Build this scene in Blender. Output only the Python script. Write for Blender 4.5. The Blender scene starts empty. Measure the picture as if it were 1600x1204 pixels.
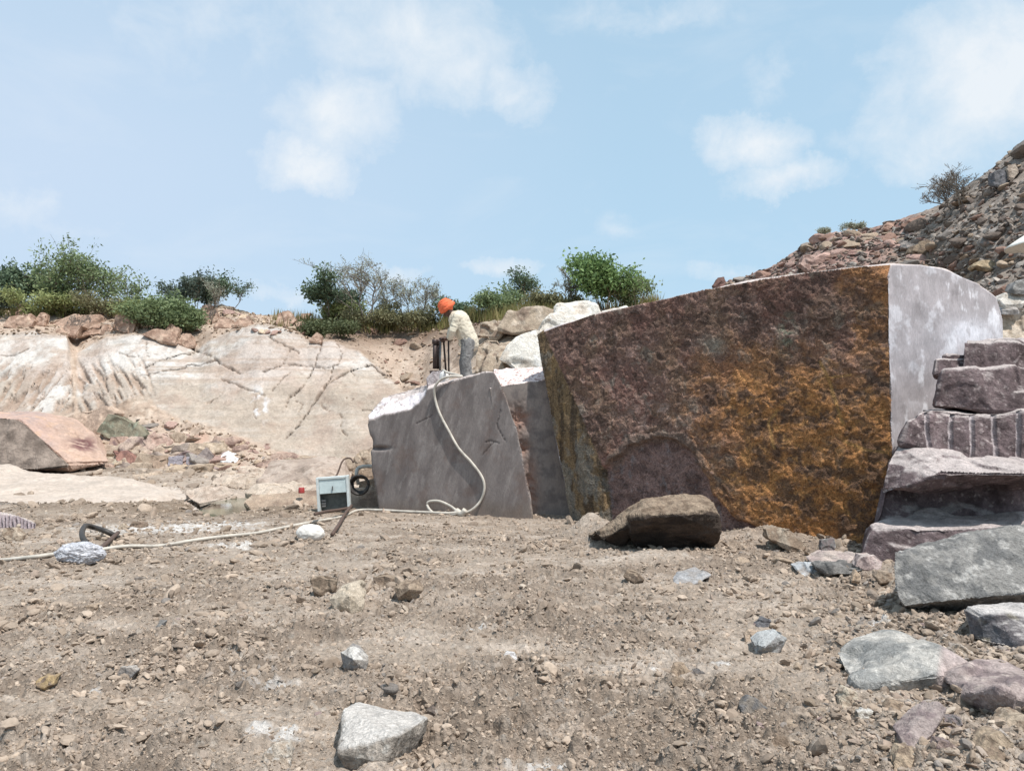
import bpy, bmesh, math, random
import numpy as np
from mathutils import Vector, Matrix
S = bpy.context.scene
C = S.collection
rnd = random.Random(7)
rng = np.random.default_rng(11)

# ------------------------------------------------------------------ camera
F = 1200.0
PITCH = math.atan(58/1200)
CZ = 1.5
cp, sp = math.cos(PITCH), math.sin(PITCH)
def P(px, py, Y):
    """point at distance Y seen along the ray of a photograph position"""
    u = (px-800)/F; v = (602-py)/F
    s = Y/(cp - v*sp)
    return np.array((u*s, Y, CZ + (sp+v*cp)*s))
def G(px, py, z=0.0):
    u = (px-800)/F; v = (602-py)/F
    dz = sp+v*cp
    s = (z-CZ)/dz
    return np.array((u*s, (cp-v*sp)*s, z))
def PP(px, py, p0, n):
    """on the vertical plane through p0 with normal n (x, y)"""
    u = (px-800)/F; v = (602-py)/F
    d = np.array((u, cp-v*sp, sp+v*cp))
    s = (p0[0]*n[0]+p0[1]*n[1])/(d[0]*n[0]+d[1]*n[1])
    return d*s + np.array((0, 0, CZ))
def proj(v):
    x = v[:, 0]; y = v[:, 1]; z = v[:, 2]-CZ
    f = y*cp+z*sp; w = -y*sp+z*cp
    f = np.where(f < .05, .05, f)
    return 800+F*x/f, 602-F*w/f

cam = bpy.data.cameras.new('camera'); co = bpy.data.objects.new('camera', cam); C.objects.link(co)
co.location = (0, 0, CZ); co.rotation_euler = (math.pi/2+PITCH, 0, 0)
cam.sensor_width = 36; cam.lens = 27.0; cam.clip_start = .05; cam.clip_end = 5000
S.camera = co

# ------------------------------------------------------------------ noise
_pm = np.random.default_rng(5).permutation(256).astype(np.int32)
_pm = np.concatenate([_pm, _pm, _pm])
_gr = np.random.default_rng(6).normal(size=(256, 3)); _gr /= np.linalg.norm(_gr, axis=1)[:, None]
def perlin(p):
    i = np.floor(p).astype(np.int64); f = p-i; i &= 255
    w = f*f*f*(f*(f*6-15)+10)
    out = 0
    for dx in (0, 1):
        wx = w[:, 0] if dx else 1-w[:, 0]
        for dy in (0, 1):
            wy = w[:, 1] if dy else 1-w[:, 1]
            for dz in (0, 1):
                wz = w[:, 2] if dz else 1-w[:, 2]
                h = _pm[_pm[_pm[(i[:, 0]+dx) & 255]+((i[:, 1]+dy) & 255)]+((i[:, 2]+dz) & 255)]
                g = _gr[h]
                d = g[:, 0]*(f[:, 0]-dx)+g[:, 1]*(f[:, 1]-dy)+g[:, 2]*(f[:, 2]-dz)
                out = out + wx*wy*wz*d
    return out*1.5
def fbm(p, scale=1.0, octv=4, gain=.5, off=0.0):
    q = p/np.asarray(scale)+off; a = 1.0; t = 0; s = 0
    for k in range(octv):
        t = t+a*perlin(q); s += a; a *= gain; q = q*2.03+17.3
    return t/s
def billow(p, scale, octv=3, gain=.5, off=0.0):
    q = p/np.asarray(scale)+off; a = 1.0; t = 0; s = 0
    for k in range(octv):
        t = t+a*np.abs(perlin(q)); s += a; a *= gain; q = q*2.03+9.1
    return t/s
def sstep(a, b, x):
    t = np.clip((x-a)/(b-a), 0, 1); return t*t*(3-2*t)
def seg_dist(px, py, line):
    d = np.full(px.shape, 1e9)
    for (x0, y0), (x1, y1) in zip(line[:-1], line[1:]):
        dx, dy = x1-x0, y1-y0; L = dx*dx+dy*dy
        t = np.clip(((px-x0)*dx+(py-y0)*dy)/L, 0, 1)
        d = np.minimum(d, np.hypot(px-x0-t*dx, py-y0-t*dy))
    return d
def in_poly(px, py, poly):
    ins = np.zeros(px.shape, bool); n = len(poly)
    for k in range(n):
        x0, y0 = poly[k]; x1, y1 = poly[(k+1) % n]
        if y0 == y1: continue
        c = ((y0 > py) != (y1 > py)) & (px < (x1-x0)*(py-y0)/(y1-y0)+x0)
        ins ^= c
    return ins
def poly_mask(px, py, poly, soft):
    d = seg_dist(px, py, list(poly)+[poly[0]])
    s = np.where(in_poly(px, py, poly), d, -d)
    return sstep(-soft, soft, s)
def A(r, g, b, k=.78):
    f = lambda v: (v/255/12.92 if v/255 <= .04045 else ((v/255+.055)/1.055)**2.4)*k
    return np.array((f(r), f(g), f(b)))
def lerp(a, b, t):
    return a+(b-a)*np.asarray(t)[:, None]

# ------------------------------------------------------------------ objects
def tag(o, label=None, cat=None, group=None, kind=None):
    if label: o['label'] = label
    if cat: o['category'] = cat
    if group: o['group'] = group
    if kind: o['kind'] = kind
    return o
def mesh_np(name, v, f, smooth=True, col=None):
    me = bpy.data.meshes.new(name)
    v = np.asarray(v, np.float32); f = np.asarray(f, np.int32)
    k = f.shape[1]
    me.vertices.add(len(v)); me.vertices.foreach_set('co', v.ravel())
    me.loops.add(f.size); me.loops.foreach_set('vertex_index', f.ravel())
    me.polygons.add(len(f))
    me.polygons.foreach_set('loop_start', np.arange(0, f.size, k, dtype=np.int32))
    me.polygons.foreach_set('loop_total', np.full(len(f), k, np.int32))
    me.polygons.foreach_set('use_smooth', np.full(len(f), smooth, bool))
    me.update(calc_edges=True); me.validate()
    if col is not None: set_col(me, col)
    return me
def set_col(me, col):
    a = me.color_attributes.new('Col', 'FLOAT_COLOR', 'POINT')
    c4 = np.ones((len(me.vertices), 4), np.float32); c4[:, :3] = col
    a.data.foreach_set('color', c4.ravel())
def link(name, me, mat=None, parent=None, loc=(0, 0, 0)):
    o = bpy.data.objects.new(name, me); C.objects.link(o); o.location = loc
    if mat is not None: me.materials.append(mat)
    if parent is not None: o.parent = parent
    return o
def empty(name, loc, label, cat, group=None, rz=0):
    o = bpy.data.objects.new(name, None); C.objects.link(o)
    o.location = loc; o.rotation_euler = (0, 0, rz); o.empty_display_size = .2
    return tag(o, label, cat, group)
def grounded(name, v, f, mat, col=None, smooth=True, parent=None):
    """mesh object with its origin at the base centre"""
    if parent is None:
        c = np.array(((v[:, 0].min()+v[:, 0].max())/2, (v[:, 1].min()+v[:, 1].max())/2, v[:, 2].min()))
    else:
        c = np.array(parent.location)
    me = mesh_np(name, v-c, f, smooth, col)
    if parent is None: return link(name, me, mat, None, c)
    return link(name, me, mat, parent)

# ------------------------------------------------------------------ materials
def nodes_of(m):
    m.use_nodes = True; nt = m.node_tree; nt.nodes.clear()
    out = nt.nodes.new('ShaderNodeOutputMaterial'); b = nt.nodes.new('ShaderNodeBsdfPrincipled')
    nt.links.new(b.outputs[0], out.inputs[0])
    return nt, b
def N(nt, t, **kw):
    n = nt.nodes.new(t)
    for k, v in kw.items():
        if k in n.inputs: n.inputs[k].default_value = v
        else: setattr(n, k, v)
    return n
def mathn(nt, op, a, b=None, c=None):
    n = nt.nodes.new('ShaderNodeMath'); n.operation = op
    for i, x in enumerate((a, b, c)):
        if x is None: continue
        if isinstance(x, (int, float)): n.inputs[i].default_value = x
        else: nt.links.new(x, n.inputs[i])
    return n.outputs[0]
def maprange(nt, x, a, b, c, d):
    n = nt.nodes.new('ShaderNodeMapRange'); nt.links.new(x, n.inputs[0])
    for i, v in enumerate((a, b, c, d)): n.inputs[i+1].default_value = v
    return n.outputs[0]
def noise(nt, vec, scale, detail=6, rough=.6, dist=0.0):
    n = N(nt, 'ShaderNodeTexNoise', Scale=scale, Detail=detail, Roughness=rough, Distortion=dist)
    nt.links.new(vec, n.inputs['Vector']); return n.outputs[0]
def mixc(nt, fac, a, b, mode='MIX'):
    n = nt.nodes.new('ShaderNodeMix'); n.data_type = 'RGBA'; n.blend_type = mode
    for s, x in ((0, fac), (6, a), (7, b)):
        if hasattr(x, 'is_linked') or hasattr(x, 'links'): nt.links.new(x, n.inputs[s])
        elif s == 0: n.inputs[0].default_value = x
        else: n.inputs[s].default_value = (*x[:3], 1)
    return n.outputs[2]
def rock_mat(name, col=None, s1=4, s2=40, c1=(.8, 1.2), c2=(.7, 1.3), bump=.6, bdist=.02, rough=.9, dist=.6,
             stretch=(1, 1, 1), speck=None, var=0.0, bump2=.5):
    m = bpy.data.materials.new(name); nt, b = nodes_of(m)
    tc = N(nt, 'ShaderNodeTexCoord'); mp = N(nt, 'ShaderNodeMapping'); mp.inputs['Scale'].default_value = stretch
    nt.links.new(tc.outputs['Object'], mp.inputs[0]); vec = mp.outputs[0]
    n1 = noise(nt, vec, s1, 8, .62, dist); n2 = noise(nt, vec, s2, 6, .65, dist)
    if col is None:
        base = N(nt, 'ShaderNodeAttribute', attribute_name='Col').outputs['Color']
    else:
        base = N(nt, 'ShaderNodeRGB').outputs[0]; base.default_value = (*col[:3], 1)
    f = mathn(nt, 'MULTIPLY', maprange(nt, n1, .3, .7, *c1), maprange(nt, n2, .3, .7, *c2))
    if var:
        oi = N(nt, 'ShaderNodeObjectInfo')
        f = mathn(nt, 'MULTIPLY', f, maprange(nt, oi.outputs['Random'], 0, 1, 1-var, 1+var))
    vm = nt.nodes.new('ShaderNodeVectorMath'); vm.operation = 'SCALE'
    nt.links.new(base, vm.inputs[0]); nt.links.new(f, vm.inputs[3])
    colr = vm.outputs[0]
    if speck is not None:
        n3 = noise(nt, vec, s2*1.7, 4, .7, 1.5)
        colr = mixc(nt, maprange(nt, n3, .58, .72, 0, .7), colr, speck)
    nt.links.new(colr, b.inputs['Base Color'])
    b.inputs['Roughness'].default_value = rough
    b.inputs['Specular IOR Level'].default_value = .25
    hsum = mathn(nt, 'ADD', n1, mathn(nt, 'MULTIPLY', n2, bump2))
    bp = N(nt, 'ShaderNodeBump', Strength=bump, Distance=bdist); nt.links.new(hsum, bp.inputs['Height'])
    nt.links.new(bp.outputs[0], b.inputs['Normal'])
    return m
def plain_mat(name, col, rough=.6, metal=0, s=20, c=(.85, 1.12), bump=.15, bdist=.004):
    m = bpy.data.materials.new(name); nt, b = nodes_of(m)
    tc = N(nt, 'ShaderNodeTexCoord')
    n1 = noise(nt, tc.outputs['Object'], s, 6, .65, .3)
    vm = nt.nodes.new('ShaderNodeVectorMath'); vm.operation = 'SCALE'
    vm.inputs[0].default_value = col[:3]; nt.links.new(maprange(nt, n1, .3, .7, *c), vm.inputs[3])
    nt.links.new(vm.outputs[0], b.inputs['Base Color'])
    b.inputs['Roughness'].default_value = rough; b.inputs['Metallic'].default_value = metal
    bp = N(nt, 'ShaderNodeBump', Strength=bump, Distance=bdist); nt.links.new(n1, bp.inputs['Height'])
    nt.links.new(bp.outputs[0], b.inputs['Normal'])
    return m
def leaf_mat(name):
    m = bpy.data.materials.new(name); nt, b = nodes_of(m)
    at = N(nt, 'ShaderNodeAttribute', attribute_name='Col').outputs['Color']
    nt.links.new(at, b.inputs['Base Color']); b.inputs['Roughness'].default_value = .6
    b.inputs['Specular IOR Level'].default_value = .3
    tr = N(nt, 'ShaderNodeBsdfTranslucent'); nt.links.new(at, tr.inputs[0])
    mx = N(nt, 'ShaderNodeMixShader'); mx.inputs[0].default_value = .3
    nt.links.new(b.outputs[0], mx.inputs[1]); nt.links.new(tr.outputs[0], mx.inputs[2])
    out = [n for n in nt.nodes if n.type == 'OUTPUT_MATERIAL'][0]
    nt.links.new(mx.outputs[0], out.inputs[0])
    return m

M = {}
M['painted'] = rock_mat('granite_painted', None, 3, 35, (.86, 1.14), (.8, 1.2), .5, .02)
M['smooth'] = rock_mat('granite_cut', None, 3.5, 45, (.86, 1.14), (.82, 1.18), .3, .008, stretch=(1, 1, .4), dist=.9)
M['crust'] = rock_mat('granite_crust', None, 7, 26, (.62, 1.38), (.32, 1.72), 1.0, .06, dist=2.2, rough=.85, bump2=1.0)
M['face'] = rock_mat('quarry_face', None, 1.2, 9, (.86, 1.14), (.8, 1.2), .9, .06, dist=1.0)
M['dirt'] = rock_mat('dirt', None, 3, 28, (.82, 1.18), (.66, 1.34), 1.0, .045, dist=.4, rough=1, bump2=.9)
M['rough'] = rock_mat('granite_rough', None, 6, 45, (.75, 1.25), (.62, 1.38), .9, .03, dist=1.0)
M['leaf'] = leaf_mat('leaves')
M['bark'] = plain_mat('bark', A(140, 125, 110), .9, 0, 12, (.7, 1.3), .5, .01)
M['bark_pale'] = plain_mat('bark_pale', A(150, 142, 132), .9, 0, 12, (.7, 1.3), .5, .01)

# ------------------------------------------------------------------ rock building
def refine(v, f, L):
    for _ in range(40):
        e = np.concatenate([f[:, [0, 1]], f[:, [1, 2]], f[:, [2, 0]]]); es = np.sort(e, 1)
        key = es[:, 0].astype(np.int64)*len(v)+es[:, 1]
        uk, inv = np.unique(key, return_inverse=True)
        a, b = uk//len(v), uk % len(v)
        ln = np.linalg.norm(v[a]-v[b], axis=1); mx = ln.max()
        if mx <= L or len(f) > 600000: break
        mark = ln > max(L, mx*.55)
        mid = np.full(len(uk), -1); mid[mark] = len(v)+np.arange(mark.sum())
        v = np.vstack([v, (v[a[mark]]+v[b[mark]])/2])
        m = mid[inv].reshape(3, -1).T; el = ln[inv].reshape(3, -1).T
        cnt = (m >= 0).sum(1); out = [f[cnt == 0]]
        for k in range(3):      # one marked edge, k
            s = (cnt == 1) & (m[:, k] >= 0)
            A_, B_, C_, M_ = f[s, k], f[s, (k+1) % 3], f[s, (k+2) % 3], m[s, k]
            out += [np.stack([A_, M_, C_], 1), np.stack([M_, B_, C_], 1)]
        for k in range(3):      # edge k free: the other two marked
            s = (cnt == 2) & (m[:, k] < 0)
            A_, B_, C_ = f[s, k], f[s, (k+1) % 3], f[s, (k+2) % 3]; mb, mc = m[s, (k+1) % 3], m[s, (k+2) % 3]
            out.append(np.stack([mb, C_, mc], 1))
            d1 = np.linalg.norm(v[A_]-v[mb], axis=1) if len(A_) else np.zeros(0); d2 = np.linalg.norm(v[B_]-v[mc], axis=1) if len(A_) else np.zeros(0)
            q = d1 < d2
            out += [np.stack([A_, B_, mb], 1)[q], np.stack([A_, mb, mc], 1)[q], np.stack([A_, B_, mc], 1)[~q], np.stack([B_, mb, mc], 1)[~q]]
        s = cnt == 3; t = f[s]; mm = m[s]
        out += [np.stack([t[:, 0], mm[:, 0], mm[:, 2]], 1), np.stack([mm[:, 0], t[:, 1], mm[:, 1]], 1), np.stack([mm[:, 2], mm[:, 1], t[:, 2]], 1), mm]
        f = np.concatenate([o.reshape(-1, 3) for o in out]).astype(np.int64)
    return v, f
def hull_mesh(hulls, L):
    parts = []
    for pts in hulls:
        b2 = bmesh.new()
        for p in pts: b2.verts.new(p)
        r = bmesh.ops.convex_hull(b2, input=b2.verts)
        dead = list({g for g in r['geom_interior']+r['geom_unused'] if isinstance(g, bmesh.types.BMVert)})
        if dead: bmesh.ops.delete(b2, geom=dead, context='VERTS')
        bmesh.ops.dissolve_limit(b2, angle_limit=.0005, verts=b2.verts, edges=b2.edges)
        bmesh.ops.triangulate(b2, faces=b2.faces)
        bmesh.ops.recalc_face_normals(b2, faces=b2.faces)
        b2.verts.index_update()
        v = np.array([x.co[:] for x in b2.verts]); f = np.array([[q.index for q in x.verts] for x in b2.faces], np.int64); b2.free()
        parts.append(refine(v, f, L))
    vs, fs, o = [], [], 0
    for v, f in parts: vs.append(v); fs.append(f+o); o += len(v)
    return np.vstack(vs), np.vstack(fs)
def normals(v, f):
    fn = np.cross(v[f[:, 1]]-v[f[:, 0]], v[f[:, 2]]-v[f[:, 0]])
    ln = np.linalg.norm(fn, axis=1)[:, None]+1e-12
    un = fn/ln
    n = np.zeros_like(v); w = np.zeros(len(v))
    for k in range(3):
        np.add.at(n, f[:, k], un); np.add.at(w, f[:, k], 1)
    m = np.linalg.norm(n, axis=1)
    return n/(m[:, None]+1e-9), 1-m/np.maximum(w, 1)
def facets(p, K, seed, amp, soft=.05):
    r = np.random.default_rng(seed)
    lo, hi = p.min(0), p.max(0)
    c = lo+(hi-lo)*r.random((K, 3)); size = (hi-lo).max()
    g = r.normal(size=(K, 3)); o = r.normal(size=K)*.5
    out = np.zeros(len(p))
    for a in range(0, len(p), 6000):
        q = p[a:a+6000]
        q2 = q+.06*size*np.stack([fbm(q, size*.2, 2, off=3.1*k+seed) for k in range(3)], 1)
        d = np.sqrt(((q2[:, None, :]-c[None])**2).sum(2)); dm = d.min(1)
        wgt = np.exp(-np.minimum((d-dm[:, None])/(soft*size/K**.333), 30)); wgt /= wgt.sum(1)[:, None]
        val = (np.einsum('ijk,jk->ij', q[:, None, :]-c[None], g)/size*1.6+o[None])*amp
        out[a:a+6000] = (wgt*val).sum(1)
    return out
def weather(v, f, amp=.02, scale=.25, chips=0.0, K=14, wear=.03, seed=1, fine=.004):
    n, sh = normals(v, f)
    size = (v.max(0)-v.min(0)).max()
    d = amp*fbm(v, scale, 4, .55, seed*3.7)
    if chips: d = d+facets(v, K, seed, chips)
    if fine: d = d+fine*fbm(v, scale*.18, 3, .6, seed*1.3)
    d = d-wear*sstep(.03, .22, sh)*(.5+1.6*np.abs(fbm(v, scale*.6, 3, .6, seed+5.)))
    return v+n*d[:, None], sh
def tri_outline(outline, Y, depth, lean, ridge=(), shrink=.8, drop=.08, back_up=0.0):
    ys = [p[1] for p in outline]; y1, y0 = max(ys), min(ys)
    cx = sum(p[0] for p in outline)/len(outline)
    cyy = sum(ys)/len(ys)
    pts = []
    for p in outline:
        t = (y1-p[1])/(y1-y0)
        yy = Y+lean*t
        a = P(p[0], p[1], yy); pts.append(a)
        s = shrink
        b = P(cx+(p[0]-cx)*s, cyy+(p[1]-cyy)*s, yy)+np.array((0, depth, 0))
        b[2] += back_up
        pts.append(b)
        if t < .35: pts.append(a+np.array((0, .02, -drop)))
    for (rx, ry, dy) in ridge: pts.append(P(rx, ry, Y+dy))
    return pts
def paint_rock(v, f, c1, c2=None, scale=.15, seed=1, c3=None, top=None, edge=None, sh=None):
    col = np.tile(np.asarray(c1), (len(v), 1))
    if c2 is not None: col = lerp(col, np.tile(c2, (len(v), 1)), sstep(-.12, .2, fbm(v, scale, 4, .6, seed*2.2)))
    if c3 is not None: col = lerp(col, np.tile(c3, (len(v), 1)), .8*sstep(.1, .3, fbm(v, scale*.6, 4, .6, seed*5.2+9)))
    n, s2 = normals(v, f)
    if top is not None: col = lerp(col, np.tile(top, (len(v), 1)), .8*sstep(.45, .85, n[:, 2]+.35*fbm(v, scale*.7, 3, .6, seed+2.)))
    if edge is not None and sh is not None: col = lerp(col, np.tile(edge, (len(v), 1)), sstep(.02, .12, sh)*.8)
    return col
_seed = [100]
def stone(name, label, cat, outline, Y, depth, lean, c1, c2=None, c3=None, top=None, edge=None, ridge=(), mat='rough', L=None,
          amp=None, chips=None, wear=None, group=None, shrink=.8, drop=.08, scale=None, K=14, back_up=0.0, hulls=None, cs=None, post=None):
    _seed[0] += 1; sd = _seed[0]
    hs = hulls if hulls else [tri_outline(outline, Y, depth, lean, ridge, shrink, drop, back_up)]
    allp = np.concatenate([np.array(h) for h in hs]); size = (allp.max(0)-allp.min(0)).max()
    L = L or max(size/28, .012)
    v, f = hull_mesh(hs, L)
    scale = scale or size*.28
    v, sh = weather(v, f, size*.03 if amp is None else amp, scale, size*.03 if chips is None else chips, K,
                    size*.02 if wear is None else wear, sd, size*.006)
    col = paint_rock(v, f, c1, c2, cs or size*.3, sd, c3, top, edge, sh)
    if post is not None: col = post(v, col)
    o = grounded(name, v, f, M[mat], col, False)
    return tag(o, label, cat, group)

def tube(path, r, seg=8, smooth_steps=6, taper=None):
    p = np.array(path, float)
    if smooth_steps > 1 and len(p) > 2:
        q = np.vstack([2*p[0]-p[1], p, 2*p[-1]-p[-2]]); out = []
        for i in range(1, len(q)-2):
            for t in np.linspace(0, 1, smooth_steps, endpoint=False):
                a, b, c, d = q[i-1], q[i], q[i+1], q[i+2]
                out.append(.5*((2*b)+(-a+c)*t+(2*a-5*b+4*c-d)*t*t+(-a+3*b-3*c+d)*t**3))
        out.append(p[-1]); p = np.array(out)
    n = len(p); tan = np.gradient(p, axis=0); tan /= np.linalg.norm(tan, axis=1)[:, None]+1e-9
    up = np.array((.13, .21, .97)); v = []; 
    rr = np.full(n, r) if taper is None else np.linspace(r, taper, n)
    for i in range(n):
        s = np.cross(tan[i], up); 
        if np.linalg.norm(s) < 1e-3: s = np.cross(tan[i], (1, 0, 0))
        s /= np.linalg.norm(s); u = np.cross(s, tan[i])
        for k in range(seg):
            a = 2*math.pi*k/seg; v.append(p[i]+rr[i]*(math.cos(a)*s+math.sin(a)*u))
    f = []
    for i in range(n-1):
        for k in range(seg):
            a = i*seg+k; b = i*seg+(k+1) % seg
            f.append((a, b, b+seg, a+seg))
    c0 = len(v); v.append(p[0]); v.append(p[-1])
    for k in range(seg):
        f.append((c0, (k+1) % seg, k, k)); b = (n-1)*seg
        f.append((c0+1, b+k, b+(k+1) % seg, b+(k+1) % seg))
    v = np.array(v); 
    tri = []
    for q in f:
        if q[2] == q[3]: tri.append(q[:3])
        else: tri += [(q[0], q[1], q[2]), (q[0], q[2], q[3])]
    return v, np.array(tri, np.int32)
def join(parts):
    vs, fs, o = [], [], 0
    for v, f in parts:
        vs.append(v); fs.append(np.asarray(f)+o); o += len(v)
    return np.vstack(vs), np.vstack(fs)
def box(c, s, rot=None, bev=.0):
    bm = bmesh.new(); bmesh.ops.create_cube(bm, size=1)
    for q in bm.verts: q.co = Vector((q.co.x*s[0], q.co.y*s[1], q.co.z*s[2]))
    if bev: bmesh.ops.bevel(bm, geom=bm.edges, offset=bev, segments=2, affect='EDGES', profile=.6)
    bmesh.ops.triangulate(bm, faces=bm.faces); bm.verts.index_update()
    v = np.array([q.co[:] for q in bm.verts]); f = np.array([[q.index for q in x.verts] for x in bm.faces]); bm.free()
    if rot is not None: v = v @ np.array(Matrix.Rotation(rot[1], 3, rot[0])).T
    return v+np.array(c), f
def ico(sub=1):
    bm = bmesh.new(); bmesh.ops.create_icosphere(bm, subdivisions=sub, radius=1)
    bm.verts.index_update()
    v = np.array([q.co[:] for q in bm.verts]); f = np.array([[q.index for q in x.verts] for x in bm.faces]); bm.free()
    return v, f
def poly_rock(sub, seed, n=9, noise_amp=.06):
    """unit rock cut out of a ball by random planes"""
    r = np.random.default_rng(seed); v, f = ico(sub)
    nn = r.normal(size=(n, 3)); nn /= np.linalg.norm(nn, axis=1)[:, None]
    dd = r.uniform(.45, .8, n)
    dt = v @ nn.T
    rad = np.where(dt > .05, dd[None]/np.maximum(dt, .05), 9).min(1); rad = np.minimum(rad, 1.0)
    v = v*rad[:, None]*np.array((r.uniform(.8, 1.2), r.uniform(.7, 1.1), r.uniform(.55, .9)))
    if noise_amp: v = v*(1+noise_amp*fbm(v, .4, 3, .6, seed*1.1))[:, None]
    return v, f
# ------------------------------------------------------------------ light and sky
SUN = np.array((.66, -.66, 0.)); SUN /= np.linalg.norm(SUN)
EL = math.radians(65)
SV = Vector((SUN[0]*math.cos(EL), SUN[1]*math.cos(EL), math.sin(EL)))
sl = bpy.data.lights.new('sun', 'SUN'); sl.energy = 4.5; sl.angle = math.radians(.6); sl.color = (1, .965, .915)
so = bpy.data.objects.new('sun', sl); C.objects.link(so); so.rotation_euler = SV.to_track_quat('Z', 'Y').to_euler()
so.location = (6, -6, 20)
w = bpy.data.worlds.new('World'); S.world = w; w.use_nodes = True
nt = w.node_tree; nt.nodes.clear()
wo = nt.nodes.new('ShaderNodeOutputWorld'); bg = nt.nodes.new('ShaderNodeBackground'); nt.links.new(bg.outputs[0], wo.inputs[0])
sky = nt.nodes.new('ShaderNodeTexSky'); sky.sky_type = 'NISHITA'; sky.sun_disc = False
sky.sun_elevation = EL; sky.sun_rotation = math.atan2(SV.x, SV.y); sky.air_density = 1.0; sky.dust_density = 1.6; sky.ozone_density = 1.5
tc = nt.nodes.new('ShaderNodeTexCoord'); dirv = tc.outputs['Generated']
def vmath(op, a, b=None, sc=None):
    n = nt.nodes.new('ShaderNodeVectorMath'); n.operation = op
    for i, x in enumerate((a, b)):
        if x is None: continue
        if hasattr(x, 'links'): nt.links.new(x, n.inputs[i])
        else: n.inputs[i].default_value = x
    if sc is not None: n.inputs[3].default_value = sc
    return n.outputs[1] if op in ('LENGTH',) else n.outputs[0]
def ncol(vec, scale, detail, rough):
    n = N(nt, 'ShaderNodeTexNoise', Scale=scale, Detail=detail, Roughness=rough); nt.links.new(vec, n.inputs['Vector'])
    return n.outputs[1]
wob = vmath('SCALE', vmath('SUBTRACT', ncol(dirv, 9, 9, .68), (.5, .5, .5)), None, .11)
dw = vmath('ADD', dirv, wob)
# sky made of hazy blue on the Nishita base
SKYK = .118
zz = nt.nodes.new('ShaderNodeSeparateXYZ'); nt.links.new(dirv, zz.inputs[0])
K = 1/SKYK
hz = maprange(nt, zz.outputs[2], -.05, .6, .88, .72)
col = mixc(nt, hz, sky.outputs[0], (.465*K, .665*K, .825*K))
# lavender haze low on the left
dl = vmath('LENGTH', vmath('MULTIPLY', vmath('SUBTRACT', dw, tuple(P(120, 330, 1.0)-np.array((0, 0, CZ)))), (1.3, .6, 2.4)))
col = mixc(nt, maprange(nt, dl, .1, .95, .7, 0), col, (.57*K, .66*K, .81*K))
tex = noise(nt, dirv, 16, 9, .62, .3)
tex2 = noise(nt, dirv, 5, 6, .55, .4)
clouds = [(640, 55, 150, 90, .75), (715, 110, 90, 60, .6), (795, 140, 75, 42, .6), (525, 180, 90, 55, .8), (480, 262, 68, 42, .95), (1172, 228, 75, 46, .85),
          (1230, 285, 75, 34, .75), (1570, 120, 120, 90, 1.0), (1480, 205, 120, 55, .65), (785, 415, 70, 24, .65), (95, 345, 120, 34, .35), (1010, 15, 160, 40, .4),
          (1215, 110, 70, 45, .3), (320, 40, 200, 80, .3), (440, 470, 60, 20, .6), (960, 350, 90, 40, .25), (1140, 420, 80, 26, .45), (640, 420, 60, 20, .45)]
dens = None
for (px, py, rx, ry, a) in clouds:
    d = P(px, py, 1.0)-np.array((0, 0, CZ)); ln = np.linalg.norm(d); d /= ln
    k = F/ln
    q = vmath('MULTIPLY', vmath('SUBTRACT', dw, tuple(d)), (k/rx, k/rx, k/ry))
    m = maprange(nt, vmath('LENGTH', q), .1, 1.25, a, 0)
    dens = m if dens is None else mathn(nt, 'MAXIMUM', dens, m)
# clouds all over the rest of the dome
wide = maprange(nt, tex2, .52, .75, 0, .3)
back = maprange(nt, zz.outputs[1], .6, .2, 0, 1)
gen = mathn(nt, 'MULTIPLY', wide, back)
dens = maprange(nt, mathn(nt, 'MULTIPLY', mathn(nt, 'ADD', dens, mathn(nt, 'MULTIPLY', mathn(nt, 'SUBTRACT', tex, .5), 1.25)), maprange(nt, dens, .0, .25, 0, 1)), .1, .95, 0, .9)
thin = maprange(nt, noise(nt, vmath('MULTIPLY', dirv, (1, 1, 2.6)), 4, 9, .62, .7), .5, .8, 0, .22)
dens = mathn(nt, 'MAXIMUM', mathn(nt, 'MAXIMUM', dens, gen), thin)
dens = mathn(nt, 'MINIMUM', dens, .93)
col = mixc(nt, dens, col, (.76*K, .80*K, .84*K))
nt.links.new(col, bg.inputs[0]); bg.inputs[1].default_value = SKYK
S.view_settings.view_transform = 'Standard'; S.view_settings.look = 'None'; S.view_settings.exposure = 0.2; S.view_settings.gamma = 1
S.cycles.max_bounces = 5; S.cycles.diffuse_bounces = 3

# ------------------------------------------------------------------ ground
MOUNDS = [(1200, 842, .13, .55, .5), (1300, 860, .08, .5, .4), (925, 836, .16, .45, .5), (860, 800, .08, .6, .5), (1010, 880, .05, .6, .35),
          (600, 935, .05, .55, .35), (200, 795, .10, 1.4, .5), (60, 800, .10, .9, .6), (560, 1075, .04, .35, .25), (1400, 900, .12, .5, .5), (1480, 990, .06, .6, .4),
          (1560, 1060, .10, .5, .5), (1500, 1180, .06, .35, .3), (700, 822, -.03, 1.2, .4), (350, 790, -.06, .5, .8), (985, 850, .20, .34, .22), (1050, 876, .05, .4, .12), (945, 846, .12, .3, .25), (928, 840, .13, .28, .22)]
MOUNDS = [(*G(a, b)[:2], h, rx, ry) for a, b, h, rx, ry in MOUNDS]
POND = [(318, 784), (345, 775), (392, 768), (400, 776), (388, 795), (340, 800), (312, 796)]
PONDW = [tuple(G(a, b)[:2]) for a, b in POND]
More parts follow.
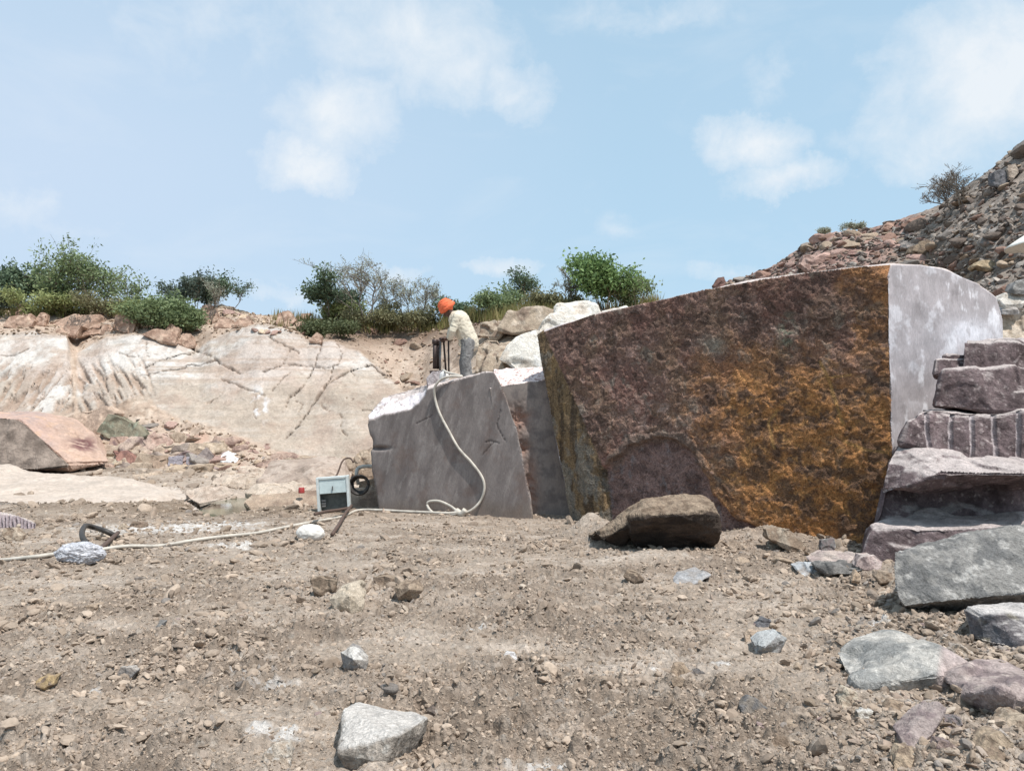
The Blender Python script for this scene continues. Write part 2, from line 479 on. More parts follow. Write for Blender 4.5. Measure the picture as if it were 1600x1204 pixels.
def gh(x, y, parts=False):
    x = np.asarray(x, float); y = np.asarray(y, float)
    p = np.stack([x, y, np.zeros_like(x)], 1)
    r = np.hypot(x, y)
    near = 1/(1+(r/9)**3)
    rough = sstep(-.28, .3, fbm(p, (1.5, .8, 1), 3, .55, 3.3)+.12)
    h = .07*fbm(p, 2.6, 3, .5, 1.7)
    ca, sa = math.cos(.12), math.sin(.12)
    pr = np.stack([(x*ca+y*sa), (-x*sa+y*ca), 0*x], 1)
    rut = fbm(pr, (1.3, .16, 1), 3, .55, 8.1)
    h += .028*rut*(1-.3*rough)
    b1 = billow(p, .17, 3, .55, 4.4)
    h += .15*near*(.2+1.0*rough)*(b1-.25)
    fn = fbm(p, .045, 3, .62, 6.6)
    h += .036*near*(.35+.8*rough)*fn
    h += .045*near*sstep(.1, .42, fbm(p, .12, 3, .6, 12.9))*(.25+rough)
    h += .03*sstep(.08, .3, fbm(p, .33, 3, .6, 2.9))*near
    h += .05*near*(.3+rough)*np.clip(fbm(p, (.42, .26, 1), 4, .6, 22.9), -.4, .5)
    for (mx, my, hh, rx, ry) in MOUNDS:
        h += hh*np.exp(-((x-mx)/rx)**2-((y-my)/ry)**2)*(1+.5*fbm(p, .3, 2, .5, 5.))
    h -= .32*poly_mask(x, y, PONDW, .35)
    h += .9*sstep(17, 24, y)*np.where(x < 9, 1, 1)*.35
    if parts: return h, rough, b1, fn, rut
    return h
def ground():
    ys = np.arange(1560, 704, -1.15)
    r = np.concatenate([np.geomspace(.25, 1.95, 9), 1.5*F/(ys-660), np.geomspace(50, 3000, 22)])
    az = np.concatenate([np.linspace(-180, -41, 38), np.arange(-40, 40.01, .078), np.linspace(41, 180, 38)[:-1]])
    az = np.radians(az)
    R, T = np.meshgrid(r, az, indexing='ij')
    x = (R*np.sin(T)).ravel(); y = (R*np.cos(T)).ravel()
    h, rough, b1, fn, rut = gh(x, y, True)
    rr = np.hypot(x, y); h = h*np.where(rr > 60, 0, 1)
    v = np.stack([x, y, h], 1)
    nr, na = len(r), len(az)
    i = np.arange(nr-1)[:, None]; j = np.arange(na)[None]
    j2 = (j+1) % na
    f = np.stack([i*na+j, i*na+j2, (i+1)*na+j2, (i+1)*na+j], -1).reshape(-1, 4)[:, ::-1]
    p = np.stack([x, y, 0*x], 1)
    tan, dark, pale = A(181, 164, 148), A(150, 133, 118), A(205, 189, 174)
    c = np.tile(tan, (len(v), 1))
    c = lerp(c, np.tile(dark, (len(v), 1)), sstep(.35, .95, rough)*.75)
    c = lerp(c, np.tile(pale, (len(v), 1)), sstep(.02, .3, fbm(p, (1.4, .45, 1), 4, .6, 9.9))*.8*(1-.5*rough))
    c = lerp(c, np.tile(pale*1.1, (len(v), 1)), sstep(.12, .35, fbm(p, (.5, .12, 1), 4, .6, 5.9))*.5)
    c = lerp(c, np.tile(A(214, 204, 192), (len(v), 1)), sstep(.2, .42, fbm(p, (.12, .06, 1), 3, .6, 15.9))*.45)
    wp = np.zeros(len(v))
    for (a, b, s) in [(130, 1085, .12), (430, 1150, .22), (120, 1025, .1), (850, 1190, .2), (400, 1050, .25), (420, 1075, .2), (740, 985, .12), (590, 1085, .1), (375, 852, .5),
                      (255, 825, 1.6), (330, 817, 1.2), (1020, 1045, .1), (1120, 1035, .12), (205, 833, .5), (1390, 985, .25)]:
        q = G(a, b)
        wp = np.maximum(wp, np.exp(-((x-q[0])/s)**2-((y-q[1])/(s*.45))**2)*(.7+1.1*fbm(p, .09, 3, .6, 2.2)))
    c = lerp(c, np.tile(A(232, 226, 220), (len(v), 1)), np.clip(sstep(.3, .75, wp), 0, 1)*.85)
    wet = np.exp(-((x-G(340, 790)[0])/2.5)**2-((y-14.3)/1.2)**2)
    c = lerp(c, np.tile(A(132, 112, 92), (len(v), 1)), np.clip(wet, 0, 1)*.7)
    lg = np.exp(-((x+5.2)/3.6)**4-((y-17.6)/2.9)**4)
    c = lerp(c, np.tile(A(204, 186, 170), (len(v), 1)), np.clip(lg, 0, 1)*.8*sstep(-.25, .1, fbm(p, (1.2, .6, 1), 4, .6, 33.)))
    dk = np.exp(-((x+4.6)/3.2)**2-((y-13.2)/.8)**2)
    c = lerp(c, np.tile(A(140, 120, 100), (len(v), 1)), np.clip(dk*(1+2*fbm(p, .4, 3)), 0, 1)*.7)
    o = link('ground', mesh_np('ground', v, f, True, c), M['dirt']); tag(o, kind='structure')
ground()
def pond():
    m = bpy.data.materials.new('pond_water'); nt, b = nodes_of(m)
    b.inputs['Base Color'].default_value = (.10, .115, .075, 1); b.inputs['Roughness'].default_value = .06
    tc = N(nt, 'ShaderNodeTexCoord'); n1 = noise(nt, tc.outputs['Object'], 9, 3, .5)
    bp = N(nt, 'ShaderNodeBump', Strength=.08, Distance=.01); nt.links.new(n1, bp.inputs['Height']); nt.links.new(bp.outputs[0], b.inputs['Normal'])
    c = np.array([(sum(a[0] for a in PONDW)/7, sum(a[1] for a in PONDW)/7, -.10)])
    n = 40; ring = []
    for k in range(n):
        a = 2*math.pi*k/n; ring.append((c[0, 0]+1.3*math.cos(a), c[0, 1]+1.9*math.sin(a), -.10))
    v = np.vstack([c, ring]); f = [(0, 1+k, 1+(k+1) % n) for k in range(n)]
    tag(link('pond_water', mesh_np('pond_water', v, f), m), kind='structure')
pond()

# ------------------------------------------------------------------ far quarry face with the dirt shelf above it
def itp(x, pts):
    return np.interp(x, [p[0] for p in pts], [p[1] for p in pts])
TOE = [(-900, 745), (0, 738), (300, 733), (575, 728), (1400, 722)]
WB = [(-900, 640), (0, 642), (110, 642), (135, 640), (180, 632), (208, 618), (235, 618), (250, 640), (300, 655), (360, 672), (400, 690), (440, 706), (500, 714), (575, 714), (640, 700), (700, 640), (760, 600), (900, 600), (1400, 600)]
WBM = list(WB)
WB = [(-900, 640), (0, 642), (110, 641), (200, 640), (300, 652), (360, 672), (400, 690), (440, 706), (500, 714), (575, 714), (640, 700), (700, 640), (760, 600), (900, 600), (1400, 600)]
WT = [(-900, 530), (-100, 524), (0, 522), (60, 522), (104, 527), (111, 545), (120, 552), (140, 540), (165, 527), (230, 522), (268, 532), (300, 546), (310, 545), (330, 530), (365, 518),
      (400, 508), (425, 511), (460, 520), (480, 532), (520, 532), (545, 540), (560, 545), (575, 560), (600, 580), (630, 606), (660, 600), (700, 560), (745, 520), (780, 505), (850, 495), (900, 492), (1000, 488), (1400, 470)]
CREST = [(-900, 480), (-100, 478), (0, 484), (100, 484), (200, 482), (250, 490), (300, 482), (350, 478), (420, 494), (450, 496), (520, 500), (600, 505), (690, 500), (735, 492), (780, 488), (830, 486), (900, 480), (1000, 474), (1100, 466), (1400, 450)]
YTOE = [(-900, 22.5), (0, 22), (400, 21.2), (700, 20.5), (1400, 20)]
YWB = [(-900, 25.5), (100, 24.6), (240, 24.0), (440, 22.6), (575, 22.2), (700, 21.5), (1400, 22)]
YWT = [(-900, 28.5), (100, 27.6), (300, 27.2), (560, 26.5), (630, 25.0), (700, 24.6), (800, 24.2), (1000, 24.5), (1400, 25)]
YCR = [(-900, 33), (400, 32), (640, 30.5), (800, 29), (1400, 29)]
CRACKS = [([(287, 537), (312, 549), (335, 559), (374, 581)], 3.6), ([(345, 588), (355, 592), (375, 601), (412, 617)], 2.6), ([(217, 586), (250, 577), (282, 574), (312, 569), (335, 561)], 1.8),
          ([(187, 552), (217, 557)], 2), ([(230, 532), (230, 557)], 1.3), ([(225, 572), (250, 560), (272, 552), (305, 549)], 1.6), ([(417, 526), (455, 542), (467, 549)], 2.8),
          ([(405, 580), (445, 567), (462, 564), (490, 570), (520, 572), (530, 567), (532, 545), (527, 536)], 2.4), ([(600, 572), (580, 567), (560, 575), (535, 585), (515, 600), (495, 622), (465, 657), (445, 680)], 3.2),
          ([(490, 570), (485, 585), (472, 605), (452, 617), (447, 630)], 1.8), ([(522, 572), (515, 592), (505, 610), (492, 622)], 2.2), ([(505, 530), (495, 555), (490, 570)], 2),
          ([(540, 620), (550, 625), (560, 620)], 1.4), ([(530, 642), (535, 655), (530, 667), (540, 680)], 2.2), ([(580, 567), (592, 580), (615, 594)], 2), ([(500, 629), (517, 640)], 1.2),
          ([(425, 610), (442, 592), (452, 580)], 1.2), ([(455, 542), (445, 560), (440, 575)], 1.6), ([(400, 620), (395, 640), (402, 655)], 1.0), ([(0, 556), (22, 556), (45, 548)], 1.8),
          ([(560, 640), (600, 636)], 1.0), ([(545, 575), (560, 590), (556, 600)], 1.0), ([(450, 620), (470, 626), (465, 640)], 1.0), ([(320, 625), (345, 615)], 1.2)]
def hillside():
    xs = np.concatenate([np.arange(-900, -60, 14), np.arange(-60, 660, 2.0), np.arange(660, 960, 3), np.arange(960, 1400, 12)])
    segs = [(TOE, YTOE, 0), (WB, YWB, 46), (WT, YWT, 105), (CREST, YCR, 40)]
    rows_py, rows_Y, rows_t = [], [], []
    rows_py.append(itp(xs, TOE)+60); rows_Y.append(itp(xs, YTOE)-.2); rows_t.append(-1.)
    for k in range(3):
        n = segs[k+1][2]
        for t in np.linspace(0, 1, n, endpoint=(k == 2)):
            a, b = itp(xs, segs[k][0]), itp(xs, segs[k+1][0]); ya, yb = itp(xs, segs[k][1]), itp(xs, segs[k+1][1])
            # the profile in space is straight; work out the image row from it
            rows_py.append((a, b, t)); rows_Y.append(ya+(yb-ya)*t); rows_t.append(k+t)
    V = []
    def pv(px, py, Y):
        u = (px-800)/F; vv = (602-py)/F; s = Y/(cp-vv*sp); return np.stack([u*s, Y+0*px, CZ+(sp+vv*cp)*s], 1)
    T = []
    for py, Y, t in zip(rows_py, rows_Y, rows_t):
        if isinstance(py, tuple):
            a, b, q = py; k = int(min(t, 2.999)) if q < 1 else 2
            va = pv(xs, a, itp(xs, segs[k][1])); vb = pv(xs, b, itp(xs, segs[k+1][1]))
            V.append(va+(vb-va)*q)
        else: V.append(pv(xs, py, Y))
        T.append(np.full(len(xs), t))
    crest = V[-1]
    for d, dz in ((2, .1), (6, .1), (15, -.2), (40, -1), (150, -4), (600, -9)):
        q = crest.copy(); k = (crest[:, 1]+d)/crest[:, 1]; q[:, 0] *= k; q[:, 1] *= k; q[:, 2] += dz; V.append(q); T.append(np.full(len(xs), 3.5))
    V = np.array(V); T = np.concatenate(T); nr, nc = V.shape[:2]; v = V.reshape(-1, 3)
    px, py = proj(v); X = np.tile(xs, nr)
    wt, wb = itp(X, WT), itp(X, WBM)
    j = 7*fbm(v, .8, 4, .6, 3.)+4*fbm(v, .2, 3, .6, 3.)
    # pale smooth rock
    white = sstep(-4, 4, wb-py+j)*sstep(-3, 3, py-wt+j*.5)*sstep(8, -8, X-(585+np.clip((py-560)*.75, 0, 70))+j*1.4)
    gul = np.exp(-((X-116+3*fbm(v, .5, 3))/np.interp(py, [530, 560, 640], [9, 6, 3]))**2)*(X < 160)
    white *= 1-np.clip(gul*1.3, 0, 1)*sstep(520, 535, py)
    fan = sstep(255, 215, X+j)*sstep(545, 585, py+j)
    ang = np.where(X < 116, .75, -.5)
    pr = np.stack([X*.0213, py*.0213, 0*X], 1)
    st = np.stack([(pr[:, 0]*np.cos(ang)+pr[:, 1]*np.sin(ang))*4, (-pr[:, 0]*np.sin(ang)+pr[:, 1]*np.cos(ang))*.8, 0*X], 1)
    ribs = fbm(st, .75, 4, .6, 4.2)
    mud = sstep(-.02, .18, ribs)*fan
    rock = white
    # relief
    n = np.array((0, -.75, .65))
    d = np.zeros(len(v))
    dirt = 1-rock
    hl = .35*fbm(v, 3.0, 3, .5, 7.)+.0
    d += hl*sstep(-.5, .4, T)*(T < 3.2)
    d += dirt*sstep(-.5, .3, T)*(.16*fbm(v, .6, 4, .6, 1.)+.10*(billow(v, .3, 3, .6, 2.)-.3))*(T < 3.3)
    d += rock*(.05*fbm(v, (1.2, .8, .5), 4, .55, 2.)+.10*sstep(.1, .35, ribs)*0-.13*mud)
    d += rock*(.085*facets(v, 130, 4, 1.0)+.075*facets(v, 1100, 14, 1.0)+.03*fbm(v, .25, 3, .65, 27.))
    crk = np.zeros(len(v))
    wob = np.stack([7*fbm(v, .6, 4, .65, 11.), 7*fbm(v, .6, 4, .65, 21.)], 1)
    for line, wd in CRACKS:
        dd = seg_dist(X+wob[:, 0], py+wob[:, 1], line)
        ww = wd*np.clip(.42+1.3*fbm(v, .45, 3, .6, 31.), .05, 1.1)
        crk = np.maximum(crk, sstep(ww*.62+.55, ww*.2, dd)*min(1, wd/1.6))
    d -= .12*crk
    # blocky rock wall to the right of the gully
    rw = sstep(730, 760, X)*sstep(495, 515, py)*sstep(-.5, 1.2, T)*(T < 3)
    d += rw*(facets(v, 500, 9, .25))
    v = v+n*d[:, None]
    i = np.arange(nr-1)[:, None]; jj = np.arange(nc-1)[None]
    f = np.stack([i*nc+jj, i*nc+jj+1, (i+1)*nc+jj+1, (i+1)*nc+jj], -1).reshape(-1, 4)
    # colours
    ones = np.ones((len(v), 1))
    dc = ones*A(192, 170, 152)
    dc = lerp(dc, ones*A(164, 142, 124), sstep(-.1, .3, fbm(v, 1.3, 4, .6, 5.))*.9)
    dc = lerp(dc, ones*A(212, 194, 176), sstep(.05, .3, fbm(v, .5, 4, .6, 8.))*.6)
    up = sstep(555, 515, py)*sstep(470, 540, X)*sstep(780, 740, X)
    dc = lerp(dc, ones*A(118, 96, 80), up*.8)
    wc = ones*A(196, 182, 168)
    band = fbm(np.stack([v[:, 0], v[:, 1]*.3, v[:, 2]], 1), (6, 6, .16), 3, .6, 2.)
    wc = lerp(wc, ones*A(216, 209, 202), sstep(-.1, .25, fbm(v, (2.2, 2, .8), 4, .6, 12.)+.25*sstep(600, 560, py))*.9)
    wc = lerp(wc, ones*A(178, 160, 144), sstep(-.02, .22, band)*.75*sstep(200, 260, X))
    wc = lerp(wc, ones*A(186, 170, 154), sstep(588, 612, py+.6*j)*.75*sstep(200, 300, X))
    wc = lerp(wc, ones*A(194, 172, 158), sstep(.05, .3, fbm(v, 2.5, 3, .5, 14.))*.5)
    stk = fbm(np.stack([v[:, 0], v[:, 1], v[:, 2]*.2], 1), .35, 3, .6, 6.)
    wc = lerp(wc, ones*A(246, 246, 248), sstep(.05, .3, stk)*np.exp(-((X-405)/14)**2-((py-630)/24)**2))
    wc = lerp(wc, ones*A(178, 154, 136), mud*.8)
    wc = lerp(wc, ones*A(158, 142, 130), sstep(.2, .36, fbm(v, (.5, .5, .25), 5, .7, 19.))*.6)
    wc = lerp(wc, ones*A(178, 156, 140), sstep(-.02, .22, fbm(v, 1.1, 5, .7, 29.))*.55)
    wc = lerp(wc, ones*A(104, 88, 76), np.clip(crk*1.2, 0, 1)*.75)
    c = lerp(dc, wc, rock)
    c = lerp(c, ones*A(186, 168, 148), rw*.7)
    c = lerp(c, ones*A(206, 160, 140), sstep(.1, .3, fbm(v, 1.8, 3, .5, 23.))*sstep(1.0, .6, T)*.35)
    # grassy soil on the top
    c = lerp(c, ones*A(128, 112, 84), sstep(2.75, 3.2, T)*.7)
    o = link('quarry_hillside', mesh_np('quarry_hillside', v, f, True, c), M['face']); tag(o, kind='structure')
    return v.reshape(nr, nc, 3), xs
HS, HX = hillside()
from mathutils.bvhtree import BVHTree
def make_bvh(o):
    me = o.data
    return BVHTree.FromPolygons([q.co[:] for q in me.vertices], [p.vertices[:] for p in me.polygons])
BV = {'hill': make_bvh(bpy.data.objects['quarry_hillside'])}
def hit(px, py, which):
    d = P(px, py, 1.0)-np.array((0, 0, CZ)); d /= np.linalg.norm(d)
    r = BV[which].ray_cast(Vector((0, 0, CZ)), Vector(d))
    return np.array(r[0]) if r[0] is not None else None
def down(x, y, which):
    r = BV[which].ray_cast(Vector((x, y, 60)), Vector((0, 0, -1)))
    return r[0].z if r[0] is not None else None

# ------------------------------------------------------------------ spoil heap on the right
SKY_R = [(1040, 480), (1110, 452), (1135, 438), (1175, 422), (1215, 402), (1260, 374), (1300, 364), (1345, 360), (1400, 347), (1440, 338), (1472, 322), (1500, 297), (1540, 268), (1570, 243), (1600, 222), (1660, 175), (1760, 110), (1900, 50), (2300, -80)]
YS_R = [(1040, 27), (1110, 26), (1215, 25), (1400, 23.5), (1472, 22.5), (1600, 21), (2300, 19)]
BOT_R = [(1040, 700), (1400, 640), (1600, 640), (2300, 760)]
YB_R = [(1040, 20), (1300, 17), (1500, 14.2), (1600, 13.2), (2300, 10)]
def spoil():
    xs = np.concatenate([np.arange(1040, 1110, 5), np.arange(1110, 1620, 2.5), np.arange(1620, 2300, 12)])
    V = []; T = []
    def pv(px, py, Y):
        u = (px-800)/F; vv = (602-py)/F; s = Y/(cp-vv*sp); return np.stack([u*s, Y+0*px, CZ+(sp+vv*cp)*s], 1)
    a = pv(xs, itp(xs, BOT_R), itp(xs, YB_R)); b = pv(xs, itp(xs, SKY_R), itp(xs, YS_R))
    n = 190
    q = a.copy(); q[:, 2] = -.5; q[:, 1] -= .6; V.append(q); T.append(np.full(len(xs), 1.1))
    for t in np.linspace(0, 1, n):
        q = a+(b-a)*t; q[:, 2] += .35*math.sin(math.pi*t); V.append(q); T.append(np.full(len(xs), t))
    for d, dz in ((1.5, -.3), (4, -1.8), (12, -6), (30, -9)):
        q = b.copy(); q[:, 1] += d; q[:, 0] += d*.5; q[:, 2] = np.maximum(q[:, 2]+dz, -.5); V.append(q); T.append(np.full(len(xs), 1.2))
    V = np.array(V); T = np.concatenate(T); nr, nc = V.shape[:2]; v = V.reshape(-1, 3); px, py = proj(v)
    d = .35*fbm(v, 2.0, 4, .55, 3.)+.14*facets(v, 400, 31, 1.2)+.10*(billow(v, .35, 3, .6, 6.)-.3)+.05*fbm(v, .15, 3, .6, 2.)
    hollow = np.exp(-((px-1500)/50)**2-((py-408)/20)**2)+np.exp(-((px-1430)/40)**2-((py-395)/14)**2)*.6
    v = v+np.array((-.3, -.65, .7))*(d*np.where(T > 1, 0, 1)-.5*hollow)[:, None]
    i = np.arange(nr-1)[:, None]; jj = np.arange(nc-1)[None]
    f = np.stack([i*nc+jj, i*nc+jj+1, (i+1)*nc+jj+1, (i+1)*nc+jj], -1).reshape(-1, 4)
    ones = np.ones((len(v), 1))
    c = ones*A(158, 144, 132)
    c = lerp(c, ones*A(122, 112, 104), sstep(-.1, .25, fbm(v, 1.2, 4, .6, 5.)))
    c = lerp(c, ones*A(176, 166, 158), sstep(.08, .3, fbm(v, .4, 4, .6, 8.))*.8)
    pink = sstep(1440, 1380, px+(py-380)*.6+20*fbm(v, 1.5, 3))
    pc = lerp(ones*A(176, 146, 134), ones*A(130, 102, 94), sstep(-.1, .25, fbm(v, .6, 4, .6, 15.)))
    c = lerp(c, pc, pink)
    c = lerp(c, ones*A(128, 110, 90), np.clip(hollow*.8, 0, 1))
    o = link('spoil_heap', mesh_np('spoil_heap', v, f, True, c), M['rough']); tag(o, kind='structure')
spoil()
BV['spoil'] = make_bvh(bpy.data.objects['spoil_heap'])
# ------------------------------------------------------------------ the big rust stained block
BP0, BN = np.array((.98, 11.8)), np.array((-2.3, -3.3))/math.hypot(2.3, 3.3)
def big_block():
    front = [(838, 522), (848, 512), (930, 490), (1010, 472), (1100, 452), (1190, 436), (1262, 424), (1352, 414), (1388, 434), (1393, 690), (1372, 765), (1347, 850), (1290, 880), (1040, 880), (958, 868)]
    chamf = [(838, 522), (862, 645), (884, 770), (902, 868)]
    pts = []
    for (a, b) in front: pts.append(PP(a, b, BP0, BN))
    # the left strip turns away from the front
    P1 = [(900, 522), (905, 640), (945, 735), (958, 868)]
    main = [PP(a, b, BP0, BN) for a, b in front if a > 900]+[PP(a, b, BP0, BN) for a, b in P1]
    ch = []
    for (a, b), dd in zip(chamf, (.04, .10, .16, .2)):
        p = PP(a, b, BP0, BN); ray = (p-np.array((0, 0, CZ))); p = p+ray/ray[1]*dd*1.1; ch.append(p)
    ch.append(PP(850, 513, BP0, BN)+np.array((0.0, .1, 0)))
    hd = np.array((.84, .55, 0))
    e_top = PP(1388, 432, BP0, BN); e_bot = PP(1393, 690, BP0, BN)
    back = []
    def side(px, py, s0=None):
        n2 = np.array((.55, -.84)); return PP(px, py, e_top[:2], n2)
    sd = [side(1393, 412), side(1440, 412), side(1470, 418), side(1530, 441), side(1558, 464), side(1566, 500), side(1568, 560)]
    low = [np.array((p[0], p[1], -.2)) for p in (side(1398, 700), side(1568, 560))]
    bk = np.array((-1.2, 3.4, 0))
    rear = []
    for p in (sd[4], low[1]): rear.append(p+np.array((-2.2, 2.6, 0)))
    l0 = ch[0]; rear += [l0+np.array((1.5, 3.0, -.05)), np.array((ch[3][0]+1.6, ch[3][1]+3.0, -.2))]
    mid = PP(1260, 424, BP0, BN)+np.array((.4, 2.2, .02))
    hulls = [main+ch+sd+low+rear+[mid]]
    v, f = hull_mesh(hulls, .026)
    print('big block', len(v))
    v0 = v.copy(); n, sh = normals(v, f)
    px, py = proj(v0)
    inner = (v0[:, 0]-BP0[0])*BN[0]+(v0[:, 1]-BP0[1])*BN[1]
    isf = (n[:, 0]*BN[0]+n[:, 1]*BN[1] > .75)
    strip = (n[:, 1] < -.2) & (n[:, 0] < -.72) & ~isf
    strip = strip | ((px < itp(py, [(520, 850), (640, 905), (735, 945), (868, 958)])) & (n[:, 1] < -.1) & (n[:, 0] < -.2) & (px < 960))
    isw = (n[:, 0]*.55-n[:, 1]*.84 > .85)
    isfr = (isf | strip).astype(float)
    ones = np.ones((len(v), 1))
    # relief
    d = .045*fbm(v, .9, 3, .5, 2.)
    curl = np.stack([fbm(v, .16, 2, .5, 40.+9*k) for k in range(3)], 1)*.11
    q = v+curl
    d += isfr*np.where(strip, .35, 1)*(.040*fbm(q, .3, 4, .65, 4.)+.030*(billow(q, .11, 3, .65, 6.)-.28))
    FL = [(945, 735), (962, 712), (990, 695), (1020, 682), (1045, 684), (1065, 694), (1085, 706), (1098, 735), (1112, 770), (1130, 790), (1150, 812), (1180, 822), (1195, 900), (950, 900)]
    jx = 9*fbm(v, .3, 4, .6, 51.); jy = 9*fbm(v, .3, 4, .6, 61.)
    fl = poly_mask(px+jx, py+jy, FL, 2.5)*isf
    lip = poly_mask(px+jx, py+jy, [(950, 712), (965, 696), (1000, 678), (1040, 672), (1070, 676), (1090, 694), (1112, 735), (1090, 735), (1075, 700), (1040, 690), (1010, 690), (975, 712), (958, 745)], 3)*isf
    d -= .085*fl; d += .015*lip; d -= isfr*fl*0
    d += isf*facets(v, 120, 77, .008)*(1-fl)
    d += isw*(.012*fbm(v, .5, 4, .5, 9.))
    d -= sstep(.04, .25, sh)*(.05*(.3+1.6*np.abs(fbm(v, .25, 3, .6, 15.)))+.05*billow(v, .1, 3, .6, 16.))
    v = v+n*d[:, None]
    # colours of the stone
    ins = A(168, 156, 160, .7)
    c = ones*A(196, 188, 190, .72)
    c = lerp(c, ones*A(222, 218, 222, .8), sstep(.0, .25, fbm(v, (.5, .5, .35), 5, .65, 3.))*sstep(720, 560, py+30*fbm(v, .6, 3)))
    c = lerp(c, ones*A(236, 234, 238, .9), sstep(.12, .3, fbm(v, (.3, .3, .5), 5, .65, 8.))*.8)
    stt = np.exp(-((px-1520-30*fbm(v, .5, 3))/50)**2-((py-520)/22)**2)
    c = lerp(c, ones*A(240, 240, 248, .9), np.clip(stt, 0, 1)*.6)
    c = lerp(c, ones*A(150, 142, 142, .7), sstep(.2, .35, fbm(v, .25, 4, .6, 12.))*.35)
    top = sstep(.5, .8, n[:, 2]); c = lerp(c, ones*A(226, 212, 206), top)
    och, bro, pur = A(198, 140, 88, 1.0), A(146, 118, 100, 1.), A(150, 120, 108, 1.)
    dkk, pnk, gry = A(92, 74, 66, 1.), A(204, 168, 154, 1.), A(164, 156, 142, 1.)
    jj = 70*fbm(v, 1.1, 4, .6, 71.)+60*fbm(v, .4, 4, .65, 72.)
    wo = sstep(1020, 1180, px+jj*1.0)*sstep(490, 620, py+.7*jj+.12*(px-1200)*(-1)*(px > 1300))
    wo = np.maximum(wo, sstep(1290, 1360, px+jj)*.75)
    cf = lerp(ones*pur, ones*bro, sstep(-.1, .2, fbm(q, .5, 4, .6, 81.)))
    cf = lerp(cf, ones*A(138, 100, 90, 1.), sstep(.0, .25, fbm(q, .8, 4, .6, 82.))*.7)
    ocf = lerp(ones*och, ones*A(136, 104, 80, 1.), sstep(-.12, .18, fbm(q, .36, 5, .7, 83.)))
    ocf = lerp(ocf, ones*A(216, 158, 100, 1.0), sstep(.10, .3, fbm(q, .16, 4, .65, 84.))*.8)
    cf = lerp(cf, ocf, wo)
    cf = lerp(cf, ones*pnk, sstep(.10, .34, fbm(q, .3, 5, .7, 85.))*.75*(1-wo))
    cf = lerp(cf, ones*gry, sstep(.16, .34, fbm(q, .38, 5, .65, 86.))*.55*(1-.7*wo))
    bandd = np.exp(-((px-1275-jj*.5)/75)**2-((py-478-.15*(1275-px))/48)**2)+.8*np.exp(-((px-1020)/160)**2-((py-500-jj*.3)/26)**2)
    cf = lerp(cf, ones*dkk, np.clip(bandd, 0, 1)*.75*sstep(-.25, .15, fbm(q, .2, 4, .6, 87.)))
    cf = lerp(cf, ones*dkk, sstep(.0, .3, fbm(q, .28, 5, .7, 88.))*.85*(1-.2*wo))
    cf = lerp(cf, ones*A(150, 150, 130, .95), np.clip(np.exp(-((px-1228-jj*.3)/14)**2-((py-520)/28)**2)*1.1, 0, 1)*sstep(-.1, .2, fbm(q, .12, 3, .6, 89.)))
    cf = lerp(cf, ones*A(186, 176, 160, .95), np.clip(np.exp(-((px-1115-jj*.3)/18)**2-((py-540)/16)**2), 0, 1)*.7)
    # pale scars
    for ln, wd in (([(1282, 565), (1296, 595), (1306, 630), (1318, 662)], 2.5), ([(1300, 590), (1330, 585)], 1.6), ([(1320, 690), (1350, 702), (1385, 706)], 2.0), ([(1215, 640), (1200, 660), (1210, 700)], 2.0)):
        cf = lerp(cf, ones*A(226, 176, 110), sstep(wd*1.6, wd*.4, seg_dist(px+jx*.3, py+jy*.3, ln))*.7)
    patch = np.exp(-((px-1020-jj*.4)/60)**2-((py-645)/34)**2)
    cf = lerp(cf, ones*A(206, 176, 162), np.clip(patch, 0, 1)*sstep(-.02, .25, fbm(q, .14, 4, .65, 90.))*.75)
    cf = lerp(cf, lerp(ones*A(158, 130, 122, 1.), ones*A(120, 98, 92, 1.), sstep(-.1, .25, fbm(v, .3, 4, .65, 91.))), fl)
    cf = lerp(cf, ones*A(170, 160, 160), fl*sstep(.18, .34, fbm(v, (.12, .12, .3), 4, .65, 92.))*.7)
    cf = lerp(cf, ones*A(150, 132, 120), lip*.6)
    vs = fbm(np.stack([v[:, 0], v[:, 1], v[:, 2]*.14], 1), .09, 5, .65, 93.)
    cs_ = lerp(ones*A(146, 122, 92, 1.0), ones*A(98, 82, 66, .95), sstep(-.15, .2, vs))
    cs_ = lerp(cs_, ones*A(168, 138, 98, 1.0), sstep(.12, .32, fbm(v, (.15, .15, .6), 4, .6, 94.))*.7)
    cs_ = lerp(cs_, ones*A(150, 146, 138, 1.0), sstep(.0, .2, fbm(v, (.3, .3, .4), 4, .6, 95.)+.35*sstep(690, 760, py)-.1)*.6)
    cf[strip] = cs_[strip]
    c = lerp(c, cf, isfr)
    edge = sstep(.05, .2, sh)*sstep(1380, 1388, px)*sstep(1402, 1394, px)
    c = lerp(c, ones*A(232, 222, 218), np.clip(edge, 0, 1)*sstep(-.2, .1, fbm(v, .12, 3)))
    topedge = sstep(.06, .2, sh)*sstep(.3, .6, n[:, 2])
    c = lerp(c, ones*A(226, 212, 204), np.clip(topedge, 0, 1)*sstep(-.2, .05, fbm(v, .2, 3, .6, 4.4)))
    o = grounded('granite_block', v, f, None, c)
    tag(o, 'huge granite block with a rust orange and brown weathered front and white sawn right side', 'stone block')
    me = o.data
    me.materials.append(M['crust']); me.materials.append(M['smooth'])
    fr = isfr[f].mean(1) > .5
    me.polygons.foreach_set('material_index', np.where(fr, 0, 1).astype(np.int32)); me.update()
big_block()

